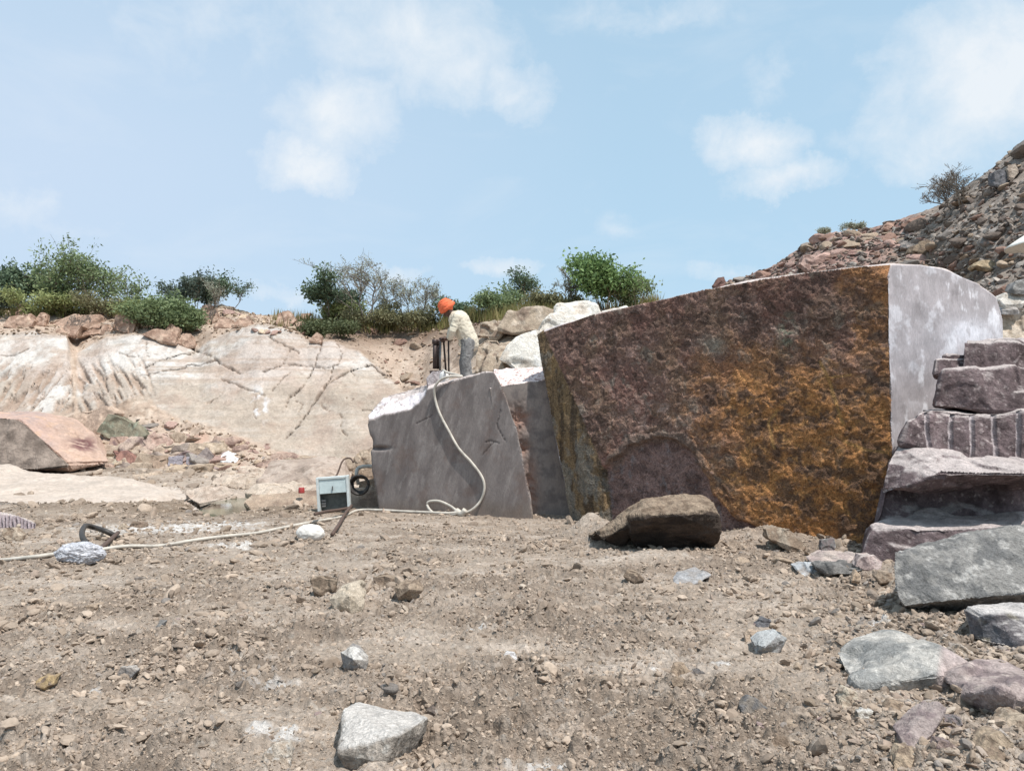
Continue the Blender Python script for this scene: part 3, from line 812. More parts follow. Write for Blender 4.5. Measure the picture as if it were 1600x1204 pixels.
# ------------------------------------------------------------------ the grey sawn block and the slab behind it
GP0, GN = np.array((.33, 12.12)), np.array((-.42, -.91))/math.hypot(.42, .91)
def grey_block():
    outl = [(575, 660), (578, 690), (583, 735), (590, 770), (598, 822), (834, 822), (830, 780), (818, 720), (806, 665), (792, 625), (782, 598), (772, 580), (760, 580), (742, 588), (716, 592), (690, 600), (668, 608)]
    fr = [PP(a, b, GP0, GN) for a, b in outl]
    nb = -np.array((GN[0], GN[1], 0))
    bk = []
    for a, b in [(640, 606), (668, 606), (770, 580), (834, 822), (598, 822)]:
        q = PP(a, b, GP0, GN)+(np.array((-.25, 2.2, 0)) if a > 700 else nb*2.0); q[2] -= .1; bk.append(q)
    rk_ = lambda a, b, k: np.array((0, 0, CZ))+(PP(a, b, GP0, GN)-np.array((0, 0, CZ)))*(1+k)
    lf = [rk_(576, 648, .004), rk_(598, 622, .03), rk_(650, 606, .06), rk_(668, 603, .05), PP(577, 740, GP0, GN)+nb*.1, PP(592, 822, GP0, GN)+nb*.3]
    v, f = hull_mesh([fr+bk+lf], .028)
    # the broken, sloping top left corner is cut away behind the upper edge of the face
    v0 = v.copy(); n, sh = normals(v, f); px, py = proj(v0)
    dist = (v[:, 0]-GP0[0])*GN[0]+(v[:, 1]-GP0[1])*GN[1]
    face = (n[:, 0]*GN[0]+n[:, 1]*GN[1]) > .8
    cut = [(560, 657), (584, 655), (600, 648), (640, 640), (655, 630), (665, 616), (668, 604)]
    cy = np.interp(px, [c[0] for c in cut], [c[1] for c in cut])+2.5*fbm(v, .15, 3, .6, 3.)
    above = np.clip((cy-py), 0, 80)*(px < 669)
    dc_ = (0-GP0[0])*GN[0]+(0-GP0[1])*GN[1]
    push = np.clip(above/60.0*.10+.02*(above > 0)+dist/dc_, 0, 1)*(above > 0)
    v = v+(v-np.array((0, 0, CZ)))*push[:, None]
    brk = np.clip(above/3, 0, 1)
    d = .012*fbm(v, .8, 3, .5, 2.)*face+(~face)*(.03*fbm(v, .3, 4, .6, 5.))
    d += brk*.03*fbm(v, .12, 3, .6, 7.)
    hole = np.exp(-((px-592)/14)**2-((py-700)/3.0)**2)+np.exp(-((px-578)/5)**2-((py-690)/9)**2)
    d -= .07*np.clip(hole, 0, 1)
    crk = np.zeros(len(v))
    for ln, wd in (([(758, 690), (766, 688), (780, 692)], .7), ([(772, 690), (762, 700), (754, 710)], .4), ([(782, 640), (776, 665), (790, 690)], .4), ([(650, 662), (676, 648)], .4)):
        crk = np.maximum(crk, sstep(wd+.9, wd*.3, seg_dist(px+2*fbm(v, .1, 2), py+2*fbm(v, .1, 2, .5, 4.), ln)))
    d -= .012*crk
    d -= .05*sstep(.04, .25, sh)*(.2+1.8*np.abs(fbm(v, .16, 3, .6, 15.)))*(1-brk)
    v = v+n*d[:, None]
    ones = np.ones((len(v), 1))
    g1, g2, g3 = A(160, 149, 144, .68), A(142, 131, 127, .66), A(184, 174, 168, .72)
    q = np.stack([v[:, 0]-.35*v[:, 2], v[:, 1], v[:, 2]*.16+.1*v[:, 0]], 1)
    c = lerp(ones*g1, ones*g2, sstep(-.15, .25, fbm(q, .35, 5, .6, 3.)))
    c = lerp(c, ones*g3, sstep(.12, .3, fbm(q, .10, 4, .6, 8.))*.45)
    c = lerp(c, ones*A(148, 126, 116, .62), sstep(.05, .3, fbm(v, .5, 4, .6, 18.))*.5)
    c = lerp(c, ones*A(96, 86, 84, .6), np.clip(crk+hole, 0, 1)*.7)
    c = lerp(c, ones*A(158, 140, 124, .62), sstep(772, 800, py+12*fbm(v, .3, 3))*.5)
    c = lerp(c, ones*A(232, 222, 222, .9), brk)
    c = lerp(c, ones*A(150, 130, 124), brk*sstep(.14, .3, fbm(v, .09, 3, .6, 3.))*.7)
    c = lerp(c, ones*A(222, 210, 206), sstep(.04, .16, sh)*(py < 660)*(px < 775)*.9*sstep(-.15, .1, fbm(v, .12, 3, .6, 2.)))
    c = lerp(c, ones*A(214, 200, 194), ((n[:, 2] > .6)*1.0))
    o = grounded('granite_block', v, f, M['smooth'], c)
    tag(o, 'smooth grey sawn granite block with a white chipped top corner, hose hanging down its face', 'stone block')
grey_block()
def slab_behind():
    Y = 12.42
    fr = [(765, 602), (812, 598), (850, 584), (886, 590), (892, 830), (800, 830)]
    p = [P(a, b, Y) for a, b in [(765, 606), (800, 608), (826, 596), (880, 590), (892, 830), (800, 830)]]
    t = [P(a, b, Y+.8) for a, b in [(772, 577), (840, 574), (880, 574)]]
    r = [P(880, 830, Y+1.6), P(790, 830, Y+1.6), P(880, 574, Y+1.5)+np.array((0, 0, -.1)), P(772, 577, Y+1.5)+np.array((0, 0, -.1))]
    v, f = hull_mesh([p+t+r], .03)
    n, sh = normals(v, f); px, py = proj(v); ones = np.ones((len(v), 1))
    topm = sstep(.25, .5, n[:, 2])
    hol = np.exp(-((px-809)/17)**2-((py-656)/19)**2)+np.exp(-((px-815)/9)**2-((py-700)/12)**2)+np.exp(-((px-828)/10)**2-((py-760)/40)**2)*.8
    hol = np.clip(hol*(1+1.2*fbm(v, .12, 3)), 0, 1)*(n[:, 1] < -.7)
    d = topm*(.05*fbm(v, .12, 4, .6, 3.))-.13*hol*(.6+.8*np.abs(fbm(v, .1, 3, .6, 6.)))+.006*fbm(v, .4, 3)
    v = v+n*d[:, None]
    c = lerp(ones*A(166, 154, 147, .6), ones*A(146, 136, 132, .55), sstep(-.1, .25, fbm(v, .2, 4, .6, 4.)))
    c = lerp(c, ones*A(178, 142, 126), hol)
    tc_ = lerp(ones*A(226, 208, 202, .95), ones*A(150, 118, 112, .8), sstep(.02, .22, fbm(v, .07, 4, .65, 8.))*.8)
    c = lerp(c, tc_, topm)
    o = grounded('granite_piece', v, f, M['smooth'], c)
    tag(o, 'narrow grey granite slab with pinkish rough top in the gap beside the rust stained block', 'stone block')
slab_behind()

# ------------------------------------------------------------------ boulder with a dark overhanging face at the foot of the big block
def boulder():
    b = 8.75
    top = [P(985, 800, b-.02), P(1008, 778, b+.10), P(1040, 768, b+.25), P(1085, 768, b+.25), P(1112, 780, b+.05), P(1122, 795, b-.02), P(1100, 790, b-.12), P(1010, 797, b-.16), P(1060, 794, b-.24), P(1124, 820, b+.06)]
    bot = [P(985, 835, b+.25), P(1030, 874, b+.50), P(1075, 872, b+.52), P(1116, 848, b+.45), P(1122, 830, b+.25)]
    rear = [P(1000, 800, b+1.1), P(1110, 800, b+1.0), P(1010, 860, b+1.0), P(1110, 850, b+1.0), P(1000, 770, b+.9), P(1100, 770, b+.8)]
    wing = [P(925, 822, b+.45), P(960, 797, b+.40), P(1000, 775, b+.35), P(1005, 800, b+.05), P(985, 830, b+.30), P(940, 834, b+.30), P(920, 830, b+.9), P(1000, 800, b+.9), P(970, 850, b+.5)]
    v, f = hull_mesh([top+bot+rear, wing], .02)
    v0 = v.copy()
    v[:, 2] -= .07
    v, sh = weather(v, f, .03, .2, .04, 26, .02, 5, .008)
    n, _ = normals(v, f); ones = np.ones((len(v), 1))
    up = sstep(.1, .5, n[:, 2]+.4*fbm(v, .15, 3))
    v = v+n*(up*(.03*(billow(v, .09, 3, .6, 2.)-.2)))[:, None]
    c = lerp(ones*A(84, 72, 64, .8), ones*A(62, 54, 50, .75), sstep(-.1, .2, fbm(v, (.5, .5, .12), 4, .6, 3.)))  # dark stone tones: the overhang's shade is deepened in the colour
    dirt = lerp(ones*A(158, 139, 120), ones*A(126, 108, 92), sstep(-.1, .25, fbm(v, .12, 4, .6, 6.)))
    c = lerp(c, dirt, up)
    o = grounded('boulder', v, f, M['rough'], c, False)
    tag(o, 'dirt covered boulder with a dark overhanging face lying against the rust stained block', 'boulder')
boulder()

# ------------------------------------------------------------------ stack of purple stones on the right
PU1, PU2, PU3, PD = A(124, 107, 107, .8), A(96, 82, 82, .75), A(148, 133, 131, .8), A(200, 188, 183, .85)
def hp(lst): return [P(a, b, y) for a, b, y in lst]
def stack_stone(label, hulls, post=None, K=40, L=.024, chips=.04, grooves=None, amp=.03, sd=1):
    v, f = hull_mesh([hp(h) for h in hulls], L)
    px, py = proj(v); n0, _ = normals(v, f)
    v, sh = weather(v, f, amp*.35, .3, chips*1.25, K, .010, sd, .008)
    v = v+n0*facets(v, K*5, sd+50, chips*.55, .03)[:, None]
    n, _ = normals(v, f); ones = np.ones((len(v), 1))
    c = lerp(ones*PU1, ones*PU2, sstep(-.12, .22, fbm(v, .3, 5, .65, sd+3.)))
    c = lerp(c, ones*PU3, sstep(.08, .3, fbm(v, (.15, .15, .1), 5, .7, sd+5.))*.6)
    c = lerp(c, ones*A(186, 172, 168, .85), sstep(.2, .32, fbm(v, .07, 4, .7, sd+7.))*.6)
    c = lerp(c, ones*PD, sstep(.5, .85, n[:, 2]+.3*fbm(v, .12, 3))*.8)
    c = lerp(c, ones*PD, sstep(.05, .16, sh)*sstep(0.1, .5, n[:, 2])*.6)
    g = np.zeros(len(v))
    if grooves:
        for x0, y0, x1, y1, wd in grooves:
            gx = x0+(px-px)+(py-y0)/(y1-y0)*(x1-x0)
            m = sstep(wd, wd*.5, np.abs(px-gx+1.0*fbm(v, .08, 2)))*(py > y0-3)*(py < y1+2)*(n0[:, 1] < -.3)
            g = np.maximum(g, m)
        v = v-np.array((0, -1, 0))*(.045*g)[:, None]
        c = lerp(c, ones*A(196, 184, 184, .85), g*.85)
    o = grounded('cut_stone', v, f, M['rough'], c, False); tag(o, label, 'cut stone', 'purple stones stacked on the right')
    return o
stack_stone('top purple stone of the stack, stepped left end, in front of the white sawn side', [
    [(1506, 534, 8.75), (1512, 531, 9.2), (1640, 534, 9.2), (1640, 538, 8.7), (1506, 580, 8.7), (1640, 600, 8.65), (1506, 580, 9.6), (1640, 600, 9.6)],
    [(1476, 554, 8.9), (1510, 552, 8.9), (1510, 580, 8.85), (1476, 580, 8.85), (1476, 556, 9.4), (1510, 556, 9.4), (1476, 580, 9.4), (1510, 580, 9.4)],
    [(1464, 563, 8.82), (1510, 561, 8.82), (1510, 585, 8.75), (1462, 585, 8.78), (1464, 563, 9.3), (1510, 563, 9.3), (1462, 590, 9.3), (1510, 590, 9.3)],
    [(1474, 580, 8.62), (1500, 574, 8.7), (1640, 574, 8.6), (1640, 646, 8.4), (1540, 642, 8.5), (1461, 634, 8.62), (1474, 580, 9.3), (1640, 580, 9.4), (1461, 636, 9.3), (1640, 646, 9.4)]], sd=11, chips=.05)
stack_stone('purple stone cut by vertical drill grooves, second in the stack', [
    [(1420, 660, 8.45), (1440, 645, 8.5), (1462, 637, 8.55), (1640, 646, 8.3), (1640, 728, 8.2), (1560, 726, 8.25), (1480, 704, 8.4), (1411, 692, 8.45),
     (1440, 640, 9.2), (1640, 644, 9.3), (1420, 692, 9.1), (1640, 726, 9.3), (1420, 656, 9.0)]], sd=23, K=24, L=.013,
    grooves=[(1448, 642, 1451, 697, 4.5), (1490, 642, 1487, 706, 4.5), (1521, 642, 1519, 722, 4.5), (1554, 642, 1558, 726, 5), (1592, 642, 1594, 728, 4.5)])
stack_stone('broad purple ledge stone with a deep overhang, under the grooved stone', [
    [(1386, 722, 8.35), (1404, 696, 8.5), (1470, 702, 8.4), (1560, 722, 8.2), (1640, 726, 8.1), (1640, 742, 7.75), (1560, 740, 7.75), (1470, 738, 7.85), (1440, 752, 7.95), (1376, 768, 8.2),
     (1400, 700, 9.1), (1640, 720, 9.1), (1380, 765, 9.0), (1640, 760, 9.0), (1500, 752, 8.5)],
    [(1378, 760, 8.8), (1500, 745, 8.8), (1640, 745, 8.8), (1640, 830, 8.6), (1440, 830, 8.65), (1362, 830, 8.7), (1400, 760, 9.2), (1640, 740, 9.2), (1366, 830, 9.2), (1640, 830, 9.2)]], sd=31, K=30, chips=.05)
stack_stone('lowest purple stone of the stack with a pale dusty top, on the ground', [
    [(1362, 820, 8.2), (1400, 806, 8.6), (1640, 796, 8.6), (1640, 822, 7.7), (1480, 824, 7.85), (1360, 824, 8.1), (1346, 872, 8.1), (1352, 905, 8.05), (1640, 940, 7.4), (1460, 910, 7.7), (1360, 830, 9.1), (1640, 820, 9.1), (1350, 900, 9.0), (1640, 900, 9.)]], sd=43, K=26, chips=.045)

GR = dict(c1=A(147, 143, 138), c2=A(116, 114, 112), c3=A(188, 183, 177))
stone('boulder', 'large grey green rough boulder in front of the purple stack', 'boulder', None, 0, 0, 0, L=.018, amp=.02, chips=.022, wear=.02, K=30, scale=.22,
      edge=A(214, 208, 204), cs=.22, mat='rough', **GR, hulls=[hp([
        (1397, 862, 6.3), (1440, 848, 6.5), (1520, 832, 6.65), (1640, 812, 6.6), (1396, 895, 6.15), (1402, 930, 6.0), (1412, 946, 5.95), (1450, 940, 5.98), (1530, 934, 5.95), (1640, 922, 5.85),
        (1640, 948, 6.25), (1500, 958, 6.25), (1416, 955, 6.15), (1640, 830, 7.4), (1450, 850, 7.2), (1440, 930, 7.1), (1640, 930, 7.3)])])
stone('boulder', 'grey block with a pale top at the right edge, below the grey green boulder', 'boulder', None, 0, 0, 0, L=.014, amp=.02, chips=.03, wear=.02, K=18, scale=.2,
      c1=A(132, 124, 124), c2=A(104, 104, 108), c3=A(160, 150, 132), top=A(214, 206, 200), edge=A(206, 198, 192), hulls=[hp([
        (1511, 952, 5.25), (1520, 948, 5.6), (1650, 945, 5.6), (1530, 962, 5.15), (1548, 958, 5.15), (1552, 996, 5.1), (1650, 1030, 4.85), (1650, 965, 5.0), (1516, 996, 5.2), (1535, 1005, 5.1), (1600, 1018, 5.0), (1530, 990, 5.8), (1650, 1000, 5.8)])])
# ------------------------------------------------------------------ single stones in the foreground
TAN, TAN2, GRY, GRY2 = A(186, 166, 146), A(152, 132, 114), A(164, 158, 154), A(124, 120, 118)
WHT, PNK, PRP = A(228, 222, 214), A(180, 163, 157), A(142, 126, 124)
DIRT, DDK = A(170, 150, 130), A(132, 114, 98)
def gy(px, py):
    z = 0.0
    for _ in range(4):
        p = G(px, py, z); z = float(gh([p[0]], [p[1]])[0])
    return p[1]
def gstone(label, outline, c1, c2, c3=None, ridge=(), depth=None, lean=None, name='stone', cat='stone', **kw):
    xs = [p[0] for p in outline]; by = max(p[1] for p in outline); bx = [p[0] for p in outline if p[1] == by][0]
    Y = gy(bx, by-2); wid = (max(xs)-min(xs))/F*Y; h = (by-min(p[1] for p in outline))/F*Y
    kw.setdefault('L', max(wid/34, .006))
    kw.setdefault('amp', wid*.018); kw.setdefault('chips', wid*.06); kw.setdefault('wear', wid*.012)
    return stone(name, label, cat, outline, Y, depth or wid*.6, h*.45 if lean is None else lean, c1, c2, c3, ridge=ridge, drop=h*.25, **kw)
stone('stone', 'large white streaked stone in the near foreground dirt, dark shaded right side', 'stone', None, 0, 0, 0, A(176, 164, 152), A(146, 136, 126), A(196, 188, 178), top=A(216, 209, 202), mat='rough', L=.008, amp=.007, chips=.014, wear=.006, K=12, scale=.1, cs=.1,
      hulls=[[p+np.array((0, 0, .045)) for p in hp([(537, 1124, 3.72), (560, 1112, 3.86), (640, 1128, 3.86), (668, 1136, 3.72), (616, 1168, 3.42), (575, 1140, 3.60), (533, 1192, 3.46), (545, 1160, 3.54), (604, 1204, 3.40), (600, 1222, 3.44), (548, 1222, 3.48), (640, 1195, 3.62), (664, 1160, 3.70), (620, 1215, 3.55), (540, 1130, 4.0), (660, 1140, 4.0), (600, 1190, 3.9)])]])
gstone('pale flat tan stone leaning on the dirt, largest of a cluster of clods', [(512, 936), (530, 916), (560, 913), (573, 930), (562, 948), (548, 958), (522, 950)], A(206, 190, 170), A(186, 170, 150), None, ridge=[(545, 930, -.03)], lean=.12)
gstone('dark tan clod at the left end of a clod cluster, shaded left side', [(486, 906), (500, 901), (526, 908), (520, 922), (505, 930), (490, 923)], DDK, A(112, 98, 84), top=DIRT, name='clod', cat='clod')
gstone('rounded brown clod at the right end of the clod cluster', [(617, 918), (630, 908), (652, 910), (660, 922), (648, 934), (622, 934)], DIRT, DDK, None, name='clod', cat='clod', ridge=[(640, 920, -.08)])
gstone('dark sloping clod in the middle of the clod cluster', [(582, 902), (600, 898), (625, 906), (612, 920), (590, 916)], DDK, A(110, 96, 84), top=DIRT, name='clod', cat='clod')
gstone('small angular grey stone with white top and shaded left side, alone on the dirt', [(531, 1018), (545, 1007), (560, 1014), (576, 1032), (572, 1046), (553, 1055), (537, 1045)], A(182, 172, 162), GRY, None, ridge=[(552, 1030, -.07), (540, 1040, .02)], top=WHT)
gstone('small dark stone just right above the large white streaked stone', [(666, 1108), (676, 1102), (688, 1112), (687, 1125), (672, 1124)], A(150, 134, 122), A(110, 98, 90), ridge=[(678, 1114, -.04)])
gstone('pale stone half buried at the bottom edge, left of the white streaked stone', [(412, 1180), (430, 1163), (452, 1162), (458, 1178), (448, 1205), (415, 1206)], A(204, 190, 174), A(180, 162, 144), WHT)
gstone('flat grey white stone with a pink right facet, near the lower right', [(1335, 1063), (1375, 1032), (1430, 1016), (1470, 1010), (1500, 1028), (1532, 1052), (1490, 1080), (1470, 1082), (1400, 1064), (1345, 1074)],
       A(190, 184, 176), A(154, 152, 148), A(216, 209, 200), ridge=[(1466, 1055, -.06), (1470, 1012, .1)], lean=.3, K=8,
       post=lambda v, c: lerp(c, np.tile(A(188, 170, 165), (len(v), 1)), sstep(1460, 1474, proj(v)[0]+.15*(proj(v)[1]-1040))*.85))
gstone('pinkish stone with a shaded side at the right edge, below the grey white stone', [(1502, 1086), (1530, 1068), (1565, 1058), (1625, 1052), (1640, 1110), (1575, 1120), (1545, 1100)], PNK, PRP, A(200, 184, 174), ridge=[(1560, 1078, -.08)], lean=.22)
gstone('long narrow mauve stone lying at a slant in the lower right dirt', [(1408, 1152), (1440, 1122), (1470, 1100), (1478, 1106), (1455, 1148), (1430, 1172), (1414, 1165)], A(176, 160, 154), PRP, None, lean=.2)
gstone('rounded tan stone at the bottom edge under the slanting mauve stone', [(1396, 1190), (1405, 1165), (1425, 1164), (1430, 1180), (1424, 1205), (1398, 1205)], A(194, 172, 148), TAN2)
gstone('pale cream stone at the left foot of the grey white stone', [(1311, 1092), (1322, 1076), (1340, 1082), (1344, 1096), (1330, 1106), (1314, 1104)], A(206, 192, 172), TAN)
gstone('small wedge stone with white top and dark underside, lower right', [(1340, 1112), (1350, 1108), (1366, 1110), (1358, 1122), (1344, 1125)], A(190, 180, 166), A(120, 110, 100), top=WHT)
gstone('tan angular stone between the cream stone and the slanting mauve stone', [(1384, 1106), (1392, 1096), (1410, 1097), (1412, 1108), (1396, 1114)], A(176, 154, 132), TAN2)
gstone('bluish grey angular stone on the dirt, right of centre', [(1176, 1004), (1190, 992), (1222, 986), (1228, 998), (1216, 1012), (1190, 1023), (1180, 1018)], A(176, 176, 174), GRY, None, ridge=[(1195, 1010, -.06)], top=A(196, 196, 194))
gstone('pinkish tan stone touching the left of the bluish grey stone', [(1164, 992), (1172, 985), (1188, 986), (1190, 998), (1176, 1006), (1166, 1002)], A(200, 176, 154), TAN)
gstone('dark slate stone above the bluish grey stone', [(1180, 976), (1192, 965), (1204, 968), (1204, 980), (1186, 982)], A(126, 124, 126), A(100, 98, 100))
gstone('flat bluish grey stone in the dirt in front of the boulder', [(1054, 910), (1062, 898), (1096, 892), (1110, 898), (1098, 906), (1074, 917)], A(176, 174, 174), GRY, None, lean=.3)
gstone('dark clod in the open dirt in front of the boulder', [(975, 900), (980, 889), (996, 893), (1006, 905), (992, 910)], DDK, A(110, 96, 84), top=DIRT, name='clod', cat='clod')
gstone('round brown stone, biggest of a small pile in the open dirt', [(1048, 1052), (1054, 1038), (1070, 1036), (1079, 1048), (1072, 1058), (1054, 1060)], A(176, 154, 132), TAN2)
gstone('small brown stone under the round brown stone', [(1049, 1063), (1058, 1058), (1070, 1060), (1066, 1071), (1052, 1072)], A(164, 144, 124), TAN2)
gstone('dark bit of stone right of the round brown stone', [(1080, 1050), (1092, 1044), (1102, 1052), (1090, 1060)], A(120, 110, 104), GRY2)
gstone('flat dark grey stone half sunk in the dirt, bottom right of centre', [(1157, 1104), (1170, 1090), (1184, 1092), (1198, 1106), (1184, 1114), (1162, 1114)], A(146, 136, 126), GRY2)
gstone('thin bluish white stone below the rubble at the foot of the big block', [(1240, 884), (1256, 879), (1280, 882), (1276, 896), (1264, 904), (1250, 896)], A(190, 192, 194), GRY, None, lean=.25)
gstone('flat pinkish slab lying on layered grey stone at the foot of the big block', [(1270, 878), (1290, 865), (1330, 866), (1352, 874), (1345, 884), (1285, 884)], A(200, 184, 174), PNK, None, lean=.3)
gstone('layered grey stone under the flat pinkish slab', [(1278, 886), (1300, 882), (1346, 884), (1350, 892), (1330, 898), (1290, 894)], A(140, 136, 132), A(108, 106, 104), None)
gstone('upright pointed stone with a white edge at the foot of the big block', [(1283, 866), (1284, 843), (1304, 840), (1306, 852), (1300, 866)], A(130, 118, 116), GRY2, None, edge=WHT, depth=.12)
gstone('long tan slab tilted against the foot of the big block', [(1196, 826), (1215, 822), (1240, 836), (1262, 852), (1256, 860), (1225, 848), (1200, 840)], A(182, 166, 148), TAN2, None)
gstone('cream stone on the dirt between the tan slab and the upright stone', [(1198, 850), (1210, 842), (1230, 848), (1226, 858), (1206, 858)], A(204, 190, 172), TAN)
gstone('pink stone lump beside the lowest purple stone', [(1336, 884), (1344, 866), (1366, 864), (1380, 876), (1376, 892), (1352, 890)], A(190, 170, 164), PRP, top=A(214, 200, 192))
gstone('small orange tan stone standing below the layered grey stone', [(1331, 906), (1336, 889), (1346, 900), (1344, 908)], A(206, 180, 154), TAN)
gstone('squarish tan stone by the left end of the grey green boulder', [(1368, 900), (1372, 892), (1394, 894), (1396, 908), (1376, 910)], A(176, 158, 140), TAN2)
gstone('yellowish stone lying in the dirt near the left edge', [(57, 1064), (62, 1058), (90, 1055), (84, 1068), (68, 1074), (60, 1072)], A(186, 160, 122), TAN2)
gstone('small grey stone with a pale right facet, left foreground', [(183, 1052), (190, 1042), (206, 1042), (212, 1050), (206, 1058), (190, 1062)], A(150, 140, 132), GRY2, top=A(200, 190, 180))
gstone('pointed grey stone sticking up in the left foreground', [(240, 984), (250, 968), (258, 970), (252, 986)], A(150, 146, 142), GRY2)
gstone('white chalky stone in the middle of the dirt', [(784, 1030), (790, 1018), (806, 1020), (808, 1034), (794, 1041)], A(226, 220, 216), A(186, 180, 178))
gstone('brown clod in the bottom right dirt, dark front', [(1207, 1164), (1214, 1148), (1230, 1150), (1236, 1164), (1220, 1170)], A(150, 130, 112), DDK, name='clod', cat='clod')
gstone('dark flat flake casting a shadow in the bottom right corner', [(1462, 1168), (1466, 1156), (1490, 1160), (1504, 1172), (1484, 1174)], A(140, 122, 114), PRP)
gstone('purple grey stone right of the slanting mauve stone', [(1472, 1132), (1478, 1120), (1500, 1122), (1504, 1132), (1486, 1142)], A(146, 132, 130), GRY2)
gstone('large dusty tan stone in the bottom right corner', [(1530, 1170), (1540, 1150), (1565, 1140), (1585, 1160), (1570, 1186), (1545, 1190)], A(178, 158, 136), TAN2)
gstone('tan chunk with a flat top at the right edge, below the pinkish stone', [(1568, 1130), (1580, 1114), (1600, 1112), (1625, 1130), (1610, 1145), (1580, 1142)], A(190, 172, 152), TAN2)
gstone('wedge of pale stone below the cut off grey block', [(1492, 1020), (1500, 1008), (1520, 1018), (1530, 1030), (1505, 1026)], A(200, 186, 172), TAN)
gstone('small round stone beside the purple ribbed stone at the left edge', [(2, 836), (8, 824), (20, 822), (31, 838), (26, 846), (10, 842)], A(196, 178, 158), TAN2)
gstone('small rounded stone at the left edge of the dirt ridge', [(183, 825), (192, 818), (200, 824), (192, 828)], A(190, 172, 152), TAN2)
gstone('flat brown stone behind the black hose loop', [(200, 822), (208, 815), (226, 817), (228, 823), (210, 825)], A(150, 130, 114), DDK)

# ------------------------------------------------------------------ left middle distance
def hy(px, py, off=.0):
    h = hit(px, py, 'hill'); g = G(px, py) if py > 668 else None
    y = h[1] if h is not None else 25
    if g is not None: y = min(y, g[1])
    return y+off
def hstone(label, outline, c1, c2, c3=None, depth=None, name='rock', cat='rock', off=0.0, **kw):
    xs = [p[0] for p in outline]; by = max(p[1] for p in outline); bx = sum(xs)/len(xs)
    Y = hy(bx, by, off); wid = (max(xs)-min(xs))/F*Y
    kw.setdefault('lean', (by-min(p[1] for p in outline))/F*Y*.45)
    kw.setdefault('L', max(wid/26, .03)); kw.setdefault('amp', wid*.012); kw.setdefault('chips', wid*.06); kw.setdefault('wear', wid*.007)
    return stone(name, label, cat, outline, Y, depth or wid*.6, c1=c1, c2=c2, c3=c3, **kw)
RED, RED2 = A(198, 168, 154), A(170, 138, 126)
stone('flat_rock', 'big reddish slab with a grey sloping front at the left edge', 'flat rock', None, 0, 0, 0, RED, A(182, 160, 152), A(206, 172, 148), L=.06, amp=.05, chips=.09, K=22, cs=.5, mat='face',
      post=lambda v, c: lerp(lerp(c, np.tile(A(200, 170, 150), (len(v), 1)), sstep(60, 110, proj(v)[0])*.7), np.tile(A(120, 84, 82), (len(v), 1)), np.clip(np.exp(-((proj(v)[0]-130)/20)**2-((proj(v)[1]-694)/11)**2)*1.3, 0, 1)*sstep(-.15, .15, fbm(v, .3, 3))),
      hulls=[hp([(30, 657, 20.7), (105, 724, 20.3), (60, 642, 22.4), (118, 655, 22.6), (146, 674, 22.3), (154, 700, 21.8), (170, 722, 21.2), (110, 734, 20.4), (-90, 655, 20.9), (-90, 640, 22.6), (-90, 735, 20.5), (60, 700, 23.4), (160, 690, 23.4)])])
stone('flat_rock', 'grey triangular slab leaning on the big reddish slab', 'flat rock', None, 0, 0, 0, A(158, 142, 130), A(126, 112, 102), None, L=.05, amp=.03, chips=.06, K=16, cs=.4, mat='face',
      hulls=[hp([(-90, 645, 20.55), (12, 652, 20.5), (34, 662, 20.45), (70, 690, 20.2), (108, 728, 19.9), (60, 733, 19.8), (-90, 738, 19.9), (-90, 650, 20.9), (34, 664, 20.8), (104, 728, 20.4), (-90, 735, 20.7)])])
hstone('tan slab propped on the reddish slab, sharp left corner', [(98, 652), (130, 640), (165, 633), (180, 645), (162, 668), (150, 684), (125, 662)], A(206, 182, 162), A(184, 160, 142))
hstone('green grey stone behind the propped tan slab', [(150, 674), (168, 645), (190, 652), (215, 665), (229, 679), (205, 692), (180, 684), (160, 678)], A(152, 144, 124), A(116, 112, 96), A(160, 166, 146))
hstone('mottled red and grey stone under the green grey stone', [(168, 696), (172, 682), (196, 682), (206, 690), (192, 702), (172, 702)], A(190, 160, 144), A(140, 116, 112))
hstone('pale mottled stone right of the red and grey stone', [(190, 700), (205, 684), (222, 684), (232, 696), (240, 714), (212, 718), (196, 708)], A(196, 174, 158), A(150, 130, 124))
hstone('flat pinkish slab on the dirt slope', [(228, 700), (232, 680), (262, 675), (274, 698), (250, 704)], A(204, 178, 162), A(180, 150, 136))
hstone('red brown wedge at the foot of the reddish slab', [(174, 704), (196, 704), (214, 716), (226, 726), (188, 727)], A(172, 130, 116), A(140, 106, 98))
hstone('squared block with a row of drill holes along its top', [(106, 731), (118, 713), (150, 712), (183, 716), (185, 728), (160, 735), (110, 736)], A(206, 192, 170), A(180, 164, 142), A(146, 130, 110), chips=.02, lean=.25, name='stone_block', cat='stone block')
hstone('brown pointed stone left of the two lilac blocks', [(225, 731), (240, 714), (256, 713), (262, 729), (238, 734)], A(178, 154, 134), A(150, 130, 112))
hstone('lilac grey squared block, left one of a pair', [(263, 713), (286, 711), (285, 725), (262, 727)], A(186, 178, 184), A(166, 158, 164), chips=.01, lean=.05, name='stone_block', cat='stone block')
hstone('lilac grey squared block, right one of a pair', [(291, 713), (308, 712), (307, 724), (291, 725)], A(186, 178, 184), A(166, 158, 164), chips=.01, lean=.05, name='stone_block', cat='stone block')
hstone('grey peaked stone beside the right lilac block', [(307, 722), (309, 712), (322, 699), (334, 712), (326, 723)], A(160, 146, 140), A(136, 124, 120))
hstone('bright white stone lying among tan rubble', [(343, 719), (347, 709), (354, 705), (373, 716), (368, 722), (348, 721)], A(244, 242, 240, .9), A(226, 224, 222), lean=.25)
hstone('long low tan slab in front of the lilac blocks', [(248, 742), (262, 735), (300, 730), (332, 726), (322, 742), (285, 747), (254, 746)], A(192, 170, 148), A(160, 140, 120))
